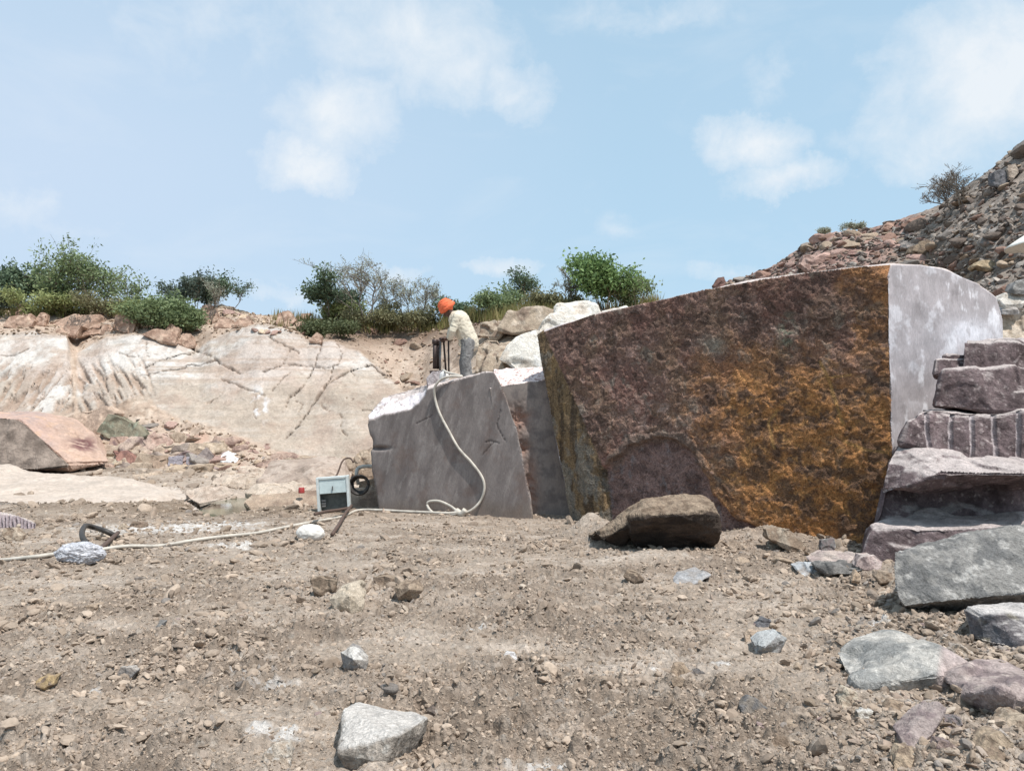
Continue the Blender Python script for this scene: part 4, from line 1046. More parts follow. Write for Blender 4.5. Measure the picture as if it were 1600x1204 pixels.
hstone('tan slab with a dark gap left of the white stone', [(318, 738), (330, 724), (345, 724), (350, 738), (330, 744)], A(176, 150, 128), A(140, 118, 100))
hstone('cream topped broken slab above the white stone', [(310, 700), (318, 690), (350, 692), (352, 702), (335, 708)], A(204, 184, 162), A(176, 156, 134))
stone('stone_block', 'big beige faceted block behind the small white metal frame', 'stone block', None, 0, 0, 0, A(192, 174, 160), A(174, 155, 141), A(152, 134, 120), L=.04, amp=.012, chips=.06, K=12, cs=.5, mat='face', wear=.008,
      hulls=[hp([(424, 718, 18.6), (500, 712, 19.0), (540, 716, 18.7), (468, 746, 17.2), (510, 727, 17.6), (404, 752, 17.4), (410, 772, 17.2), (470, 775, 16.8), (552, 772, 17.2), (548, 745, 17.9), (410, 760, 18.6), (550, 760, 18.9)])])
stone('flat_rock', 'long rough brown slab lying behind the small white metal frame', 'flat rock', None, 0, 0, 0, A(178, 156, 136), A(146, 124, 108), A(196, 176, 154), L=.04, amp=.04, chips=.05, K=16, wear=.04,
      hulls=[hp([(382, 786, 13.9), (392, 774, 14.3), (440, 770, 14.4), (520, 764, 14.4), (592, 762, 14.3), (600, 800, 13.9), (520, 804, 13.6), (460, 806, 13.6), (396, 804, 13.7), (388, 796, 14.5), (600, 796, 14.8)])])
stone('flat_rock', 'pale flat slab sheet dipping towards the pond on the left', 'flat rock', None, 0, 0, 0, A(198, 182, 168), A(172, 152, 136), A(216, 206, 196), L=.07, amp=.10, chips=.10, K=40, cs=.7, mat='face', top=A(206, 190, 176),
      hulls=[[np.array(p)+np.array((0, 0, dz)) for p in hp([(-120, 730, 19), (0, 732, 19), (22, 731, 18.8), (80, 742, 18.2), (180, 752, 17.6), (285, 760, 16.6), (313, 795, 13.7), (268, 801, 13.3), (150, 790, 13.7), (0, 778, 14.3), (-120, 776, 14.3)]) for dz in (0, -.6)]])
hstone('cream flat stone at the water edge of the pond', [(288, 775), (292, 765), (345, 762), (360, 776), (312, 786)], A(202, 184, 168), A(178, 158, 142), lean=.5, off=-.2)
def ribbed():
    v, f = hull_mesh([hp([(-60, 798, 11.5), (0, 799, 11.3), (30, 806, 11.1), (56, 817, 11.0), (53, 843, 10.9), (40, 838, 10.95), (-60, 836, 11.2), (-60, 800, 12.2), (50, 814, 11.9), (50, 840, 11.9), (-60, 836, 12.2)])], .018)
    n, sh = normals(v, f); px, py = proj(v)
    g = np.sin((px+2.5*fbm(v, .2, 2))*1.15)*(n[:, 1] < -.3)
    v = v+n*(.022*g+.02*fbm(v, .2, 3)-.03*sstep(.05, .2, sh))[:, None]
    ones = np.ones((len(v), 1)); c = lerp(ones*A(172, 158, 160), ones*A(122, 108, 112), sstep(.2, -.8, g+fbm(v, .15, 3)))
    c = lerp(c, ones*A(206, 194, 188), sstep(.5, .8, n[:, 2]))
    tag(grounded('cut_stone', v, f, M['rough'], c), 'purple grey stone with ribbed drill marks down its side, cut by the left edge', 'cut stone')
ribbed()
# boulders along the top of the far face
BR, BR2, BR3 = A(196, 166, 146), A(164, 134, 116), A(212, 186, 164)
for lab, ol in [('rounded pinkish boulder at the left end of the ridge', [(4, 506), (14, 494), (40, 488), (54, 500), (50, 510), (20, 512)]),
                ('small boulder behind the rounded pinkish boulder', [(18, 488), (28, 477), (38, 476), (46, 490), (30, 492)]),
                ('widest flat boulder on the ridge, below the tall green trees', [(56, 518), (84, 496), (120, 487), (156, 490), (166, 504), (176, 514), (150, 520), (100, 522)]),
                ('steep boulder with a shaded right side at the right end of the flat boulders', [(174, 512), (180, 492), (200, 486), (215, 498), (208, 520), (196, 518)]),
                ('low boulder in front of the widest flat boulder, right one', [(124, 522), (142, 508), (168, 506), (178, 522)]),
                ('low boulder in front of the widest flat boulder, left one', [(80, 520), (95, 509), (128, 508), (118, 524)]),
                ('narrow boulder left of the widest flat boulder', [(50, 508), (60, 490), (72, 489), (70, 508)]),
                ('grey flat boulder at the notch in the pale face', [(220, 522), (245, 513), (266, 516), (276, 536), (248, 532)]),
                ('small peaked boulder at the notch in the pale face', [(254, 518), (264, 505), (280, 514), (278, 526)]),
                ('grey boulder standing in the notch above the crack', [(278, 536), (285, 520), (298, 522), (304, 540), (290, 542)]),
                ('pink boulder under the thin saplings', [(308, 498), (316, 477), (334, 476), (342, 498), (326, 506)]),
                ('tan boulder right of the pink boulder', [(334, 510), (344, 496), (362, 498), (366, 512)]),
                ('flat tan boulder near the dip of the ridge', [(362, 508), (374, 496), (392, 498), (396, 510)]),
                ('red angular boulder on the ridge, left of the bushes', [(430, 504), (434, 488), (452, 485), (464, 500), (450, 510)]),
                ('slab lying on the ridge right of the red boulder', [(462, 500), (472, 490), (486, 488), (478, 500)]),
                ('flat slab on the edge of the pale face under the red boulder', [(440, 508), (452, 503), (474, 503), (470, 510), (448, 512)]),
                ('grey stone on the brink above the cracked corner', [(484, 532), (494, 518), (504, 525), (502, 535)]),
                ('pinkish stone under the dark spreading shrub', [(604, 508), (612, 496), (624, 498), (624, 509)])]:
    hstone(lab, ol, BR, BR2, BR3, name='boulder', cat='boulder', off=-.1, wear=.06)
LM, LM2, LM3 = A(236, 229, 218), A(214, 201, 186), A(246, 243, 238)
for lab, ol, dp in [('white outcrop rock bulging beside the top left corner of the big block', [(782, 562), (792, 540), (806, 526), (838, 512), (862, 520), (862, 592), (828, 592), (800, 570)], 1.5),
                ('white outcrop rock sloping up behind the big block', [(834, 530), (846, 508), (862, 494), (880, 490), (886, 530), (850, 545)], 1.2),
                ('white flat topped outcrop rock on the skyline behind the big block', [(866, 505), (870, 478), (900, 474), (934, 475), (944, 500), (900, 515)], 1.2),
                ('small white outcrop rock at the right end of the white outcrop', [(934, 500), (940, 484), (958, 479), (980, 477), (988, 492), (960, 502)], 1.0)]:
    hstone(lab, ol, LM, LM2, LM3, depth=dp, name='outcrop_rock', cat='rock', off=-1.2, chips=.09, K=12, wear=.05, lean=.5)
for lab, ol in [('brown rounded outcrop on the skyline left of the white outcrop', [(780, 512), (796, 490), (820, 482), (850, 480), (872, 486), (868, 500), (842, 514), (800, 520)]),
                ('beige block of the rock wall just right of the worker', [(742, 580), (745, 538), (762, 528), (778, 530), (788, 548), (776, 582)]),
                ('brown ledge above the beige wall block', [(744, 524), (752, 506), (776, 500), (786, 514), (776, 526)]),
                ('grey tilted stone between the beige wall block and the white outcrop', [(772, 580), (778, 552), (790, 545), (806, 565), (804, 585)])]:
    hstone(lab, ol, A(184, 166, 146), A(146, 126, 110), A(204, 188, 170), name='outcrop_rock', cat='rock', off=-.7, K=20, chips=.09)
for lab, ol, c in [('ledge of layered rock left of the grey sawn block', [(552, 716), (562, 702), (600, 700), (600, 722), (560, 724)], TAN),
                ('dark ledge under the layered rock, left of the grey sawn block', [(548, 738), (556, 726), (600, 724), (600, 742), (560, 745)], TAN2),
                ('tan stone low against the left edge of the grey sawn block', [(556, 770), (562, 752), (600, 748), (604, 775)], TAN2)]:
    hstone(lab, ol, c, A(140, 120, 102), A(206, 186, 164), off=-1.5)

# ------------------------------------------------------------------ stones lying loose: shared shapes
LIB = [poly_rock(3, 900+k, 7+k % 5, .045) for k in range(12)]
LIBM = [mesh_np('loose_rock', v, f, False) for v, f in LIB]
for me in LIBM: me.materials.append(None)
def loose(name, pos, size, mat, label, cat, group, flat=.75):
    o = bpy.data.objects.new(name, rnd.choice(LIBM)); C.objects.link(o)
    o.material_slots[0].link = 'OBJECT'; o.material_slots[0].material = mat
    o.location = pos; o.rotation_euler = (rnd.uniform(-.5, .5), rnd.uniform(-.5, .5), rnd.uniform(0, 6.28))
    o.scale = (size*rnd.uniform(.8, 1.3), size*rnd.uniform(.75, 1.1), size*rnd.uniform(.6, 1.0)*flat/.75)
    return tag(o, label, cat, group)
rk = dict(s1=3, s2=14, c1=(.75, 1.25), c2=(.75, 1.25), bump=.6, bdist=.05, var=.22)
M['l_tan'] = rock_mat('loose_tan', A(176, 156, 136), **rk); M['l_grey'] = rock_mat('loose_grey', A(150, 140, 132), **rk)
M['l_pink'] = rock_mat('loose_pink', A(180, 150, 138), **rk); M['l_dark'] = rock_mat('loose_dark', A(120, 106, 96), **rk)
M['l_white'] = rock_mat('loose_white', A(218, 210, 202), **rk); M['l_beige'] = rock_mat('loose_beige', A(204, 182, 158), **rk)
M['l_brown'] = rock_mat('loose_brown', A(150, 120, 106), **rk)
def on(px, py, which, size, name, mats, label, cat, group, sink=.2, flat=.75):
    h = hit(px, py, which)
    if h is None: return
    s = size/F*np.linalg.norm(h-np.array((0, 0, CZ)))*.5
    loose(name, (h[0], h[1], h[2]-sink*s), s, M[rnd.choice(mats)], label, cat, group, flat)
def lognorm(m, s): return m*math.exp(rnd.gauss(0, s))
# rubble at the foot of the far face
for k in range(95):
    px = rnd.uniform(-60, 580); py = rnd.uniform(650, 735)
    if py < itp(px, WB)+8: continue
    on(px, py, 'hill', min(30, lognorm(11, .5)), 'rubble_stone', ['l_tan', 'l_beige', 'l_pink', 'l_brown', 'l_grey'], 'small loose rubble stone on the dirt at the foot of the pale quarry face', 'stone', 'rubble below the pale face')
for k in range(70):
    px = rnd.uniform(330, 425); py = rnd.uniform(690, 765)
    h = hit(px, py, 'hill'); y = min(h[1] if h is not None else 99, G(px, py)[1]); p = P(px, py, y); s = min(26, lognorm(12, .45))/F*y*.5
    loose('rubble_stone', (p[0], p[1], p[2]-.2*s), s, M[rnd.choice(['l_tan', 'l_beige', 'l_pink', 'l_brown'])], 'tan rubble stone in the loose pile left of the big beige block', 'stone', 'rubble pile by the beige block')
for k in range(130):
    px = rnd.choice((rnd.uniform(-60, 190), rnd.uniform(300, 430), rnd.uniform(300, 430), rnd.uniform(430, 560), rnd.uniform(700, 800))); py = itp(px, CREST)+rnd.uniform(-2, 26)*(1 if px < 430 else .9)
    on(px, py, 'hill', min(26, lognorm(12, .45)), 'ridge_rock', ['l_tan', 'l_beige', 'l_pink', 'l_brown'], 'smallish rock lying along the ridge above the pale quarry face', 'rock', 'rocks along the ridge')
for k in range(150):
    px = rnd.uniform(440, 745); py = rnd.uniform(498, 600)
    if py > itp(px, WT)-4 and px < 600: continue
    on(px, py, 'hill', min(30, lognorm(10, .5)), 'gully_stone', ['l_tan', 'l_beige', 'l_brown'], 'small stone in the dirt gully behind the worker', 'stone', 'stones in the gully')
# broken slabs strewn over the middle distance on the left
M['l_flat'] = rock_mat('loose_flat', A(200, 178, 160), **rk); M['l_mauve'] = rock_mat('loose_mauve', A(178, 156, 150), **rk)
for k in range(120):
    z_ = rnd.random()
    if z_ < .55: px, py = rnd.uniform(190, 440), rnd.uniform(655, 735)
    elif z_ < .8: px, py = rnd.uniform(430, 575), rnd.uniform(700, 735)
    else: px, py = rnd.uniform(-40, 300), rnd.uniform(690, 738)
    if py < itp(px, WBM)+10: continue
    on(px, py, 'hill', min(70, lognorm(33, .4)), 'broken_rock', ['l_flat', 'l_flat', 'l_mauve', 'l_pink', 'l_grey', 'l_beige'], 'broken pinkish tan slab strewn below the pale quarry face', 'flat rock', 'broken slabs below the pale face', .3, .4)
for k in range(46):
    z_ = rnd.random(); px = rnd.uniform(170, 440) if z_ < .6 else rnd.uniform(410, 580); by = rnd.uniform(690, 738) if px < 420 else rnd.uniform(700, 735)
    if z_ > .85: px, by = rnd.uniform(150, 420), rnd.uniform(738, 764)
    w2, h2 = rnd.uniform(22, 62), rnd.uniform(9, 22); a = [rnd.uniform(.1, .9) for _ in range(4)]
    if by < itp(px, WBM)+14 or (325 < px < 392 and by > 704) or (250 < px < 325 and 716 < by < 742): continue
    ol = [(px-w2*.5, by-h2*.25*a[0]), (px-w2*(.25+.2*a[1]), by-h2*(.6+.4*a[2])), (px+w2*(.1+.2*a[3]), by-h2*(.75+.25*a[0])), (px+w2*.5, by-h2*(.3+.4*a[1])), (px+w2*.42, by), (px-w2*.38*a[2]-w2*.1, by)]
    cc = rnd.choice([(TAN, TAN2), (A(200, 180, 160), A(176, 154, 136)), (A(190, 164, 148), A(156, 130, 118)), (A(174, 158, 146), A(142, 126, 116))])
    hstone('broken angular shelf rock in the rubble between the pale face and the pond', ol, cc[0], cc[1], None, name='shelf_rock', group='shelf rocks in the left middle distance', off=-.05, depth=.9, chips=w2/F*22*.07)
for k in range(84):
    px = rnd.uniform(180, 580); by = rnd.uniform(740, 790)
    if in_poly(np.array([px]), np.array([by]), [(-50, 725), (300, 752), (330, 805), (-50, 805)])[0] or in_poly(np.array([px]), np.array([by]), [(300, 770), (400, 762), (410, 800), (300, 805)])[0]: continue
    w2, h2 = lognorm(62, .35), rnd.uniform(11, 25); a = [rnd.uniform(.1, .9) for _ in range(4)]
    ol = [(px-w2*.5, by-h2*.25*a[0]), (px-w2*(.25+.2*a[1]), by-h2*(.6+.4*a[2])), (px+w2*(.1+.2*a[3]), by-h2*(.75+.25*a[0])), (px+w2*.5, by-h2*(.3+.4*a[1])), (px+w2*.42, by), (px-w2*.38*a[2]-w2*.1, by)]
    cc = rnd.choice([(A(204, 186, 168), A(178, 158, 140)), (A(198, 176, 160), A(166, 144, 130)), (A(188, 168, 150), A(152, 132, 116)), (TAN, TAN2)])
    hstone('low pale broken ledge rock on the floor between the pond and the beige block', ol, cc[0], cc[1], None, name='ledge_rock', group='low ledge rocks near the pond', off=.0, depth=.6, lean=.25, top=A(206, 189, 172))
# the spoil heap: pink broken blocks on the left, grey rubble on the right
for k in range(230):
    px = rnd.uniform(1112, 1440); sk = itp(px, SKY_R); py = sk+rnd.random()**1.3*95-2
    if py > 458-.12*(px-1112): continue
    on(px, py, 'spoil', min(44, lognorm(17, .5)), 'broken_block', ['l_pink', 'l_pink', 'l_brown', 'l_grey', 'l_tan'], 'angular pinkish broken rock on the heap behind the big block', 'rock', 'pinkish rocks on the heap')
for k in range(320):
    px = rnd.uniform(1400, 1660); sk = itp(px, SKY_R); py = sk+rnd.random()*(540-sk)*.95
    on(px, py, 'spoil', min(52, lognorm(14, .6)), 'heap_rock', ['l_grey', 'l_grey', 'l_tan', 'l_dark', 'l_brown'], 'grey brown loose rock on the steep spoil heap at the right', 'rock', 'grey rocks on the spoil heap')
for lab, ol, c1, c2 in [('dark grey squared block high on the spoil heap', [(1554, 286), (1552, 268), (1570, 262), (1578, 282), (1566, 290)], A(126, 124, 126), A(110, 108, 110)),
                    ('pale block beside the dark grey block high on the spoil heap', [(1576, 276), (1574, 258), (1588, 254), (1593, 268), (1584, 278)], A(190, 174, 158), A(160, 144, 130)),
                    ('reddish tan slab on the shoulder of the heap', [(1380, 356), (1386, 348), (1400, 346), (1398, 352), (1388, 358)], A(200, 166, 148), A(170, 138, 122)),
                    ('broad overhanging brown rock over a dark hollow in the spoil heap', [(1424, 392), (1432, 380), (1450, 374), (1464, 384), (1456, 396)], A(150, 132, 112), A(120, 104, 90)),
                    ('sandy ledge rock over the dark hollow near the right edge', [(1526, 414), (1535, 406), (1562, 410), (1568, 418), (1550, 420)], A(190, 168, 138), A(150, 132, 108)),
                    ('white topped flat stone behind the white sawn side', [(1562, 468), (1572, 458), (1592, 455), (1610, 460), (1600, 474), (1570, 476)], A(222, 214, 204), A(196, 186, 174)),
                    ('beige rock right behind the far corner of the white sawn side', [(1564, 528), (1562, 488), (1584, 484), (1620, 490), (1620, 530)], A(214, 198, 180), A(190, 172, 152)),
                    ('grey boulder at the right edge above the white topped stone', [(1582, 452), (1586, 440), (1602, 436), (1620, 440), (1620, 454)], A(158, 154, 150), A(130, 126, 122)),
                    ('pale stone wedged under the white topped stone', [(1566, 484), (1570, 474), (1588, 474), (1592, 484)], A(206, 200, 196), A(176, 168, 162)),
                    ('biggest pink broken block on the heap', [(1250, 412), (1256, 398), (1276, 400), (1280, 416), (1262, 420)], A(190, 162, 150), A(150, 122, 112)),
                    ('dark brown block at the left end of the heap', [(1114, 446), (1122, 434), (1132, 432), (1136, 444), (1124, 450)], A(130, 100, 92), A(106, 82, 76))]:
    h = hit(sum(p[0] for p in ol)/len(ol), max(p[1] for p in ol)-2, 'spoil'); Y = (h[1] if h is not None else 18)-.25
    if 'sawn side' in lab or 'white topped' in lab or 'right edge above' in lab: Y = 13.2
    wid = (max(p[0] for p in ol)-min(p[0] for p in ol))/F*Y
    stone('rock', lab, 'rock', ol, Y, wid*.7, wid*.3, c1, c2, None, L=max(wid/22, .03), chips=wid*.06, amp=wid*.03)
# many small loose stones on the dirt
def ground_z(x, y): return gh(x, y)
def scatter_gravel(name, n, pick, size_px, cols, seed, label_kind='stuff', which=None, smin=1.6, smax=10, sub=1, flat=.7):
    r = np.random.default_rng(seed)
    prot = [poly_rock(sub, 300+seed+k, 7, .0) for k in range(8)]
    px, py = pick(r, n)
    if which is None:
        u = (px-800)/F; vv = (602-py)/F; s = -CZ/(sp+vv*cp); x, y = u*s, (cp-vv*sp)*s
        ok = (s > 0) & (y < 26); x, y = x[ok], y[ok]; z = gh(x, y)
        depth = y
    else:
        pts = [hit(a, b, which) for a, b in zip(px, py)]; pts = np.array([p for p in pts if p is not None])
        x, y, z = pts.T; depth = y
    m = len(x)
    sz = np.clip(size_px*np.exp(r.normal(0, .5, m)), smin, smax)/F*np.hypot(depth, x)*.5
    V, FF, CC = [], [], []
    o = 0
    a = r.uniform(0, 6.28, (m, 3)); a[:, :2] = r.normal(0, .5, (m, 2)); pi_ = r.integers(0, 8, m); cj = r.integers(0, len(cols), m); br = r.uniform(.8, 1.18, m)
    ca, sa = np.cos(a), np.sin(a)
    for k in range(8):
        I = np.where(pi_ == k)[0]; pv, pf = prot[k]; nv = len(pv)
        if len(I) == 0: continue
        q = pv[None]*np.array((1, .85, flat))*sz[I][:, None, None]*r.uniform(.7, 1.35, (len(I), 1, 3))
        X, Yv, Z = q[..., 0], q[..., 1], q[..., 2]
        c, s = ca[I, 0][:, None], sa[I, 0][:, None]; Yv, Z = c*Yv-s*Z, s*Yv+c*Z
        c, s = ca[I, 1][:, None], sa[I, 1][:, None]; X, Z = c*X+s*Z, -s*X+c*Z
        c, s = ca[I, 2][:, None], sa[I, 2][:, None]; X, Yv = c*X-s*Yv, s*X+c*Yv
        q = np.stack([X+x[I][:, None], Yv+y[I][:, None], Z+(z[I]+sz[I]*.12)[:, None]], -1)
        V.append(q.reshape(-1, 3)); FF.append((pf[None]+(np.arange(len(I))*nv)[:, None, None]+o).reshape(-1, 3)); o += nv*len(I)
        CC.append(np.repeat(np.array(cols)[cj[I]]*br[I][:, None], nv, 0))
    o = link(name, mesh_np(name, np.vstack(V), np.vstack(FF), False, np.vstack(CC)), M['painted']); tag(o, kind='stuff'); return o
def pick_ground(r, n):
    px = r.uniform(-400, 2000, n*4); py = 690+(1290-690)*r.random(n*4)**1.0
    u = (px-800)/F; vv = (602-py)/F; s = -CZ/(sp+vv*cp); x, y = u*s, (cp-vv*sp)*s
    p = np.stack([x, y, 0*x], 1)
    w_ = .25+.9*sstep(-.2, .3, fbm(p, (1.5, .8, 1), 3, .55, 3.3)+.12)+.7*sstep(.0, .3, fbm(p, .6, 3, .6, 44.))+.8*sstep(1150, 1450, px)*sstep(1200, 830, py)*1.0
    ok = r.random(n*4) < w_*.42
    bl = in_poly(px, py, [(575, 690), (575, 790), (830, 795), (905, 812), (1345, 850), (1345, 690)])
    ok &= ~bl
    return px[ok][:n], py[ok][:n]
gc = [A(186, 167, 149), A(178, 159, 141), A(168, 150, 133), A(192, 174, 156), A(184, 165, 147), A(158, 140, 124)]
scatter_gravel('dirt_crumbs', 115000, pick_ground, 3.8, gc, 1, smax=13)
gc2 = [A(178, 160, 143), A(190, 174, 157), A(164, 149, 136), A(170, 151, 136), A(158, 147, 138), A(172, 153, 135), A(156, 138, 121)]
def pick_g2(r, n):
    a, b = pick_ground(r, n); return a, b
def pick_clod(r, n):
    px, py = pick_ground(r, n*6); u = (px-800)/F; vv = (602-py)/F; s_ = -CZ/(sp+vv*cp); p = np.stack([u*s_, (cp-vv*sp)*s_, 0*u], 1)
    ok = fbm(p, (.8, .45, 1), 3, .6, 71.)+.25*fbm(p, .2, 2, .6, 3.) > .1
    return px[ok][:n], py[ok][:n]
scatter_gravel('clods', 12000, pick_clod, 9.0, [A(184, 165, 147), A(170, 152, 135), A(160, 142, 126)], 12, smin=4, smax=26, sub=2, flat=.6)
scatter_gravel('gravel', 3600, pick_g2, 7.0, gc2, 2, smin=4, smax=14, sub=2)
def pick_corner(r, n):
    px = 1240+380*r.beta(2, 1.3, n); py = r.uniform(870, 1230, n); return px, py
scatter_gravel('gravel', 2600, pick_corner, 9.0, gc2, 3, smin=5, smax=20, sub=2)
def pick_heap(r, n):
    px = r.uniform(1110, 1950, n); sk = itp(px, SKY_R); py = sk+r.random(n)*(560-sk); return px, py
hc = [A(160, 148, 138), A(128, 116, 106), A(176, 166, 156), A(112, 100, 92), A(150, 128, 116)]
scatter_gravel('heap_rubble', 7500, pick_heap, 6.0, hc, 4, which='spoil', smin=3, smax=14, sub=2)
def pick_hill(r, n):
    px = r.uniform(-60, 860, n); t = r.random(n); up = r.random(n) < .55
    lo = np.where(up, itp(px, CREST), itp(px, WB)+6); hi = np.where(up, itp(px, WT), 735)
    return px, lo+(hi-lo)*t
scatter_gravel('slope_rubble', 3200, pick_hill, 4.0, [A(176, 152, 132), A(150, 128, 110), A(196, 174, 152), A(132, 112, 96)], 5, which='hill', smin=2.5, smax=10)
# individually placed stones on the dirt
for k in range(230):
    right = rnd.random() < .55
    px = rnd.uniform(1080, 1600) if right else rnd.uniform(0, 1300); py = rnd.uniform(870, 1195) if right else rnd.uniform(830, 1195)
    if px > 1385 and py < 965: continue
    s = min(34, lognorm(13, .4)); p = G(px, py); z = float(gh([p[0]], [p[1]])[0]); s = s/F*p[1]*.5
    mt = rnd.choice(['l_tan', 'l_tan', 'l_tan', 'l_grey', 'l_flat', 'l_mauve'])
    loose('loose_stone', (p[0], p[1], z-.1*s), s, M[mt], 'small loose stone on the rough dirt of the quarry floor', 'stone', 'small stones on the quarry floor')
# ------------------------------------------------------------------ trees, shrubs and grass
def leaves(pts, n_each, sig, size, cols, r, droop=0.0):
    pts = np.asarray(pts); m = len(pts)*n_each
    c = np.repeat(pts, n_each, 0)+r.normal(0, sig, (m, 3))*np.array((1, 1, .8))
    c[:, 2] -= droop*r.random(m)
    a = r.normal(size=(m, 3)); a /= np.linalg.norm(a, axis=1)[:, None]
    b = np.cross(a, r.normal(size=(m, 3))); b /= np.linalg.norm(b, axis=1)[:, None]
    s = size*r.uniform(.6, 1.4, m)[:, None]
    v = np.stack([c-a*s, c+b*s*.45, c+a*s, c-b*s*.45], 1).reshape(-1, 3)
    f = np.arange(m*4).reshape(-1, 4)
    clump = np.repeat(r.random(len(pts)), n_each)
    k = np.clip(.65*clump+.35*r.random(m), 0, 1)
    col = np.array(cols[0])[None]*(1-k[:, None])+np.array(cols[1])[None]*k[:, None]
    return v, f, np.repeat(col, 4, 0)
def tree(name, cat, label, px, py, h_px, w_px, seed, cols, style='leafy', Y=None, stems=3, n_each=7, size=.085, spread=1.0, group=None, which='hill', bark='bark', sig=.14, lean=0.0, sites_keep=1.0, fill=1.0):
    r = np.random.default_rng(seed)
    hp_ = hit(px, py, which)
    base = np.array(hp_) if hp_ is not None else P(px, py, Y or 30)
    if Y: base = P(px, py, Y)
    if name == 'shrub': h_px *= .66; sites_keep *= .8
    D = np.linalg.norm(base-np.array((0, 0, CZ))); h = h_px/F*D; wd = w_px/F*D
    paths = []; sites = []
    def grow(p, d, L, rad, lev):
        n = 5; pts = [p]
        for i in range(n):
            d = d+r.normal(0, .16, 3)+np.array((0, 0, .05 if style != 'droop' or lev < 2 else -.16)); d = d/np.linalg.norm(d)
            pts.append(pts[-1]+d*L/n)
        paths.append((np.array(pts), rad, rad*.45, lev))
        if lev >= 2: sites.extend(pts[2:])
        elif lev == 1: sites.extend(pts[4:])
        if lev < 3:
            kids = (5, 5, 3)[lev] if style != 'bare' else (6, 5, 4)[lev]
            for k in range(kids):
                t = r.uniform(.25, 1) if lev else r.uniform(.3, 1.0)
                i = min(n-1, int(t*n)); q = pts[i]+(pts[i+1]-pts[i])*(t*n-i)
                ang = r.uniform(0, 6.28); out = np.array((math.cos(ang), math.sin(ang), 0))
                dd = d*r.uniform(.5, .9)+out*r.uniform(.4, .8)*spread+np.array((0, 0, .15)); dd /= np.linalg.norm(dd)
                grow(q, dd, L*r.uniform(.42, .62), rad*.5, lev+1)
    for s in range(stems):
        a = 6.28*s/stems+r.uniform(0, 1); d = np.array((math.cos(a)*.35*wd/h+lean, math.sin(a)*.3*wd/h, 1.0)); d /= np.linalg.norm(d)
        grow(base+np.array((math.cos(a), math.sin(a), 0))*(.05 if h_px < 20 else .22)*wd*.5, d, h*r.uniform(.35, .8), max(.014*h, .012), 0)
    allp = np.vstack([q[0] for q in paths]); S_ = np.array(sites)
    # fit the grown shape to its height and width
    top = allp[:, 2].max()-base[2]; xw = np.percentile(allp[:, 0], 98)-np.percentile(allp[:, 0], 2)
    sc = np.array((wd/max(xw, .1), wd/max(xw, .1), h/max(top, .1)))
    T_, W_ = [], []
    for q, r0, r1, lev in paths:
        q = base+(q-base)*sc
        tv = tube(q, max(r0, .006), 4 if lev > 1 else 6, 1, max(r1, .004))
        (T_ if (lev < 2) else W_).append(tv)
    S_ = base+(S_-base)*sc
    if style != 'bare':      # long thin shoots that stick out of the crown
        ctr = base+np.array((0, 0, h*.45))
        far = S_[S_[:, 2] > base[2]+.4*h]
        for k in range(int(10+8*w_px/60)):
            q = far[r.integers(0, len(far))]; d = (q-ctr)/np.array((wd, wd, h)); d = d+np.array((0, 0, .45)); d /= np.linalg.norm(d); L_ = h*r.uniform(.12, .34)
            pts = [q]
            for i in range(5):
                d = d+r.normal(0, .14, 3)-np.array((0, 0, .05)); d /= np.linalg.norm(d); pts.append(pts[-1]+d*L_/5)
            pts = np.array(pts); W_.append(tube(pts, .007, 4, 1, .004)); S_ = np.vstack([S_, pts[1:], pts[2:]+r.normal(0, .03, (4, 3))])
    dz_ = np.abs(S_[:, 0]-base[0])/(wd*.5)
    S_ = S_[r.random(len(S_)) < sites_keep*.42]
    n_each = max(1, int(round(n_each*.8))); size = size*.82
    root = empty(name, base, label, cat, group)
    tv, tf = join(T_); link('trunk', mesh_np('trunk', tv-base, tf, True), M[bark], root)
    v, f, c = leaves(S_, n_each, sig, size, cols, r, .0)
    tris = np.concatenate([f[:, [0, 1, 2]], f[:, [0, 2, 3]]])
    if W_:
        wv, wf = join(W_); wc = np.tile(A(158, 147, 134) if style == 'bare' else A(134, 122, 106), (len(wv), 1))
        tris = np.vstack([wf, tris+len(wv)]); v = np.vstack([wv, v]); c = np.vstack([wc, c])
    link('crown', mesh_np('crown', v-base, tris, False, c), M['leaf'], root)
    return root
G1 = (A(100, 116, 82, .9), A(150, 164, 118, .95)); G2 = (A(82, 100, 80, .9), A(122, 140, 110, .9)); G3 = (A(130, 140, 90, .9), A(178, 184, 128, .95)); G4 = (A(140, 142, 124, .9), A(178, 180, 160, .95)); G5 = (A(112, 112, 84, .9), A(152, 148, 110, .95)); GD = (A(86, 100, 90, .9), A(122, 134, 120, .9))
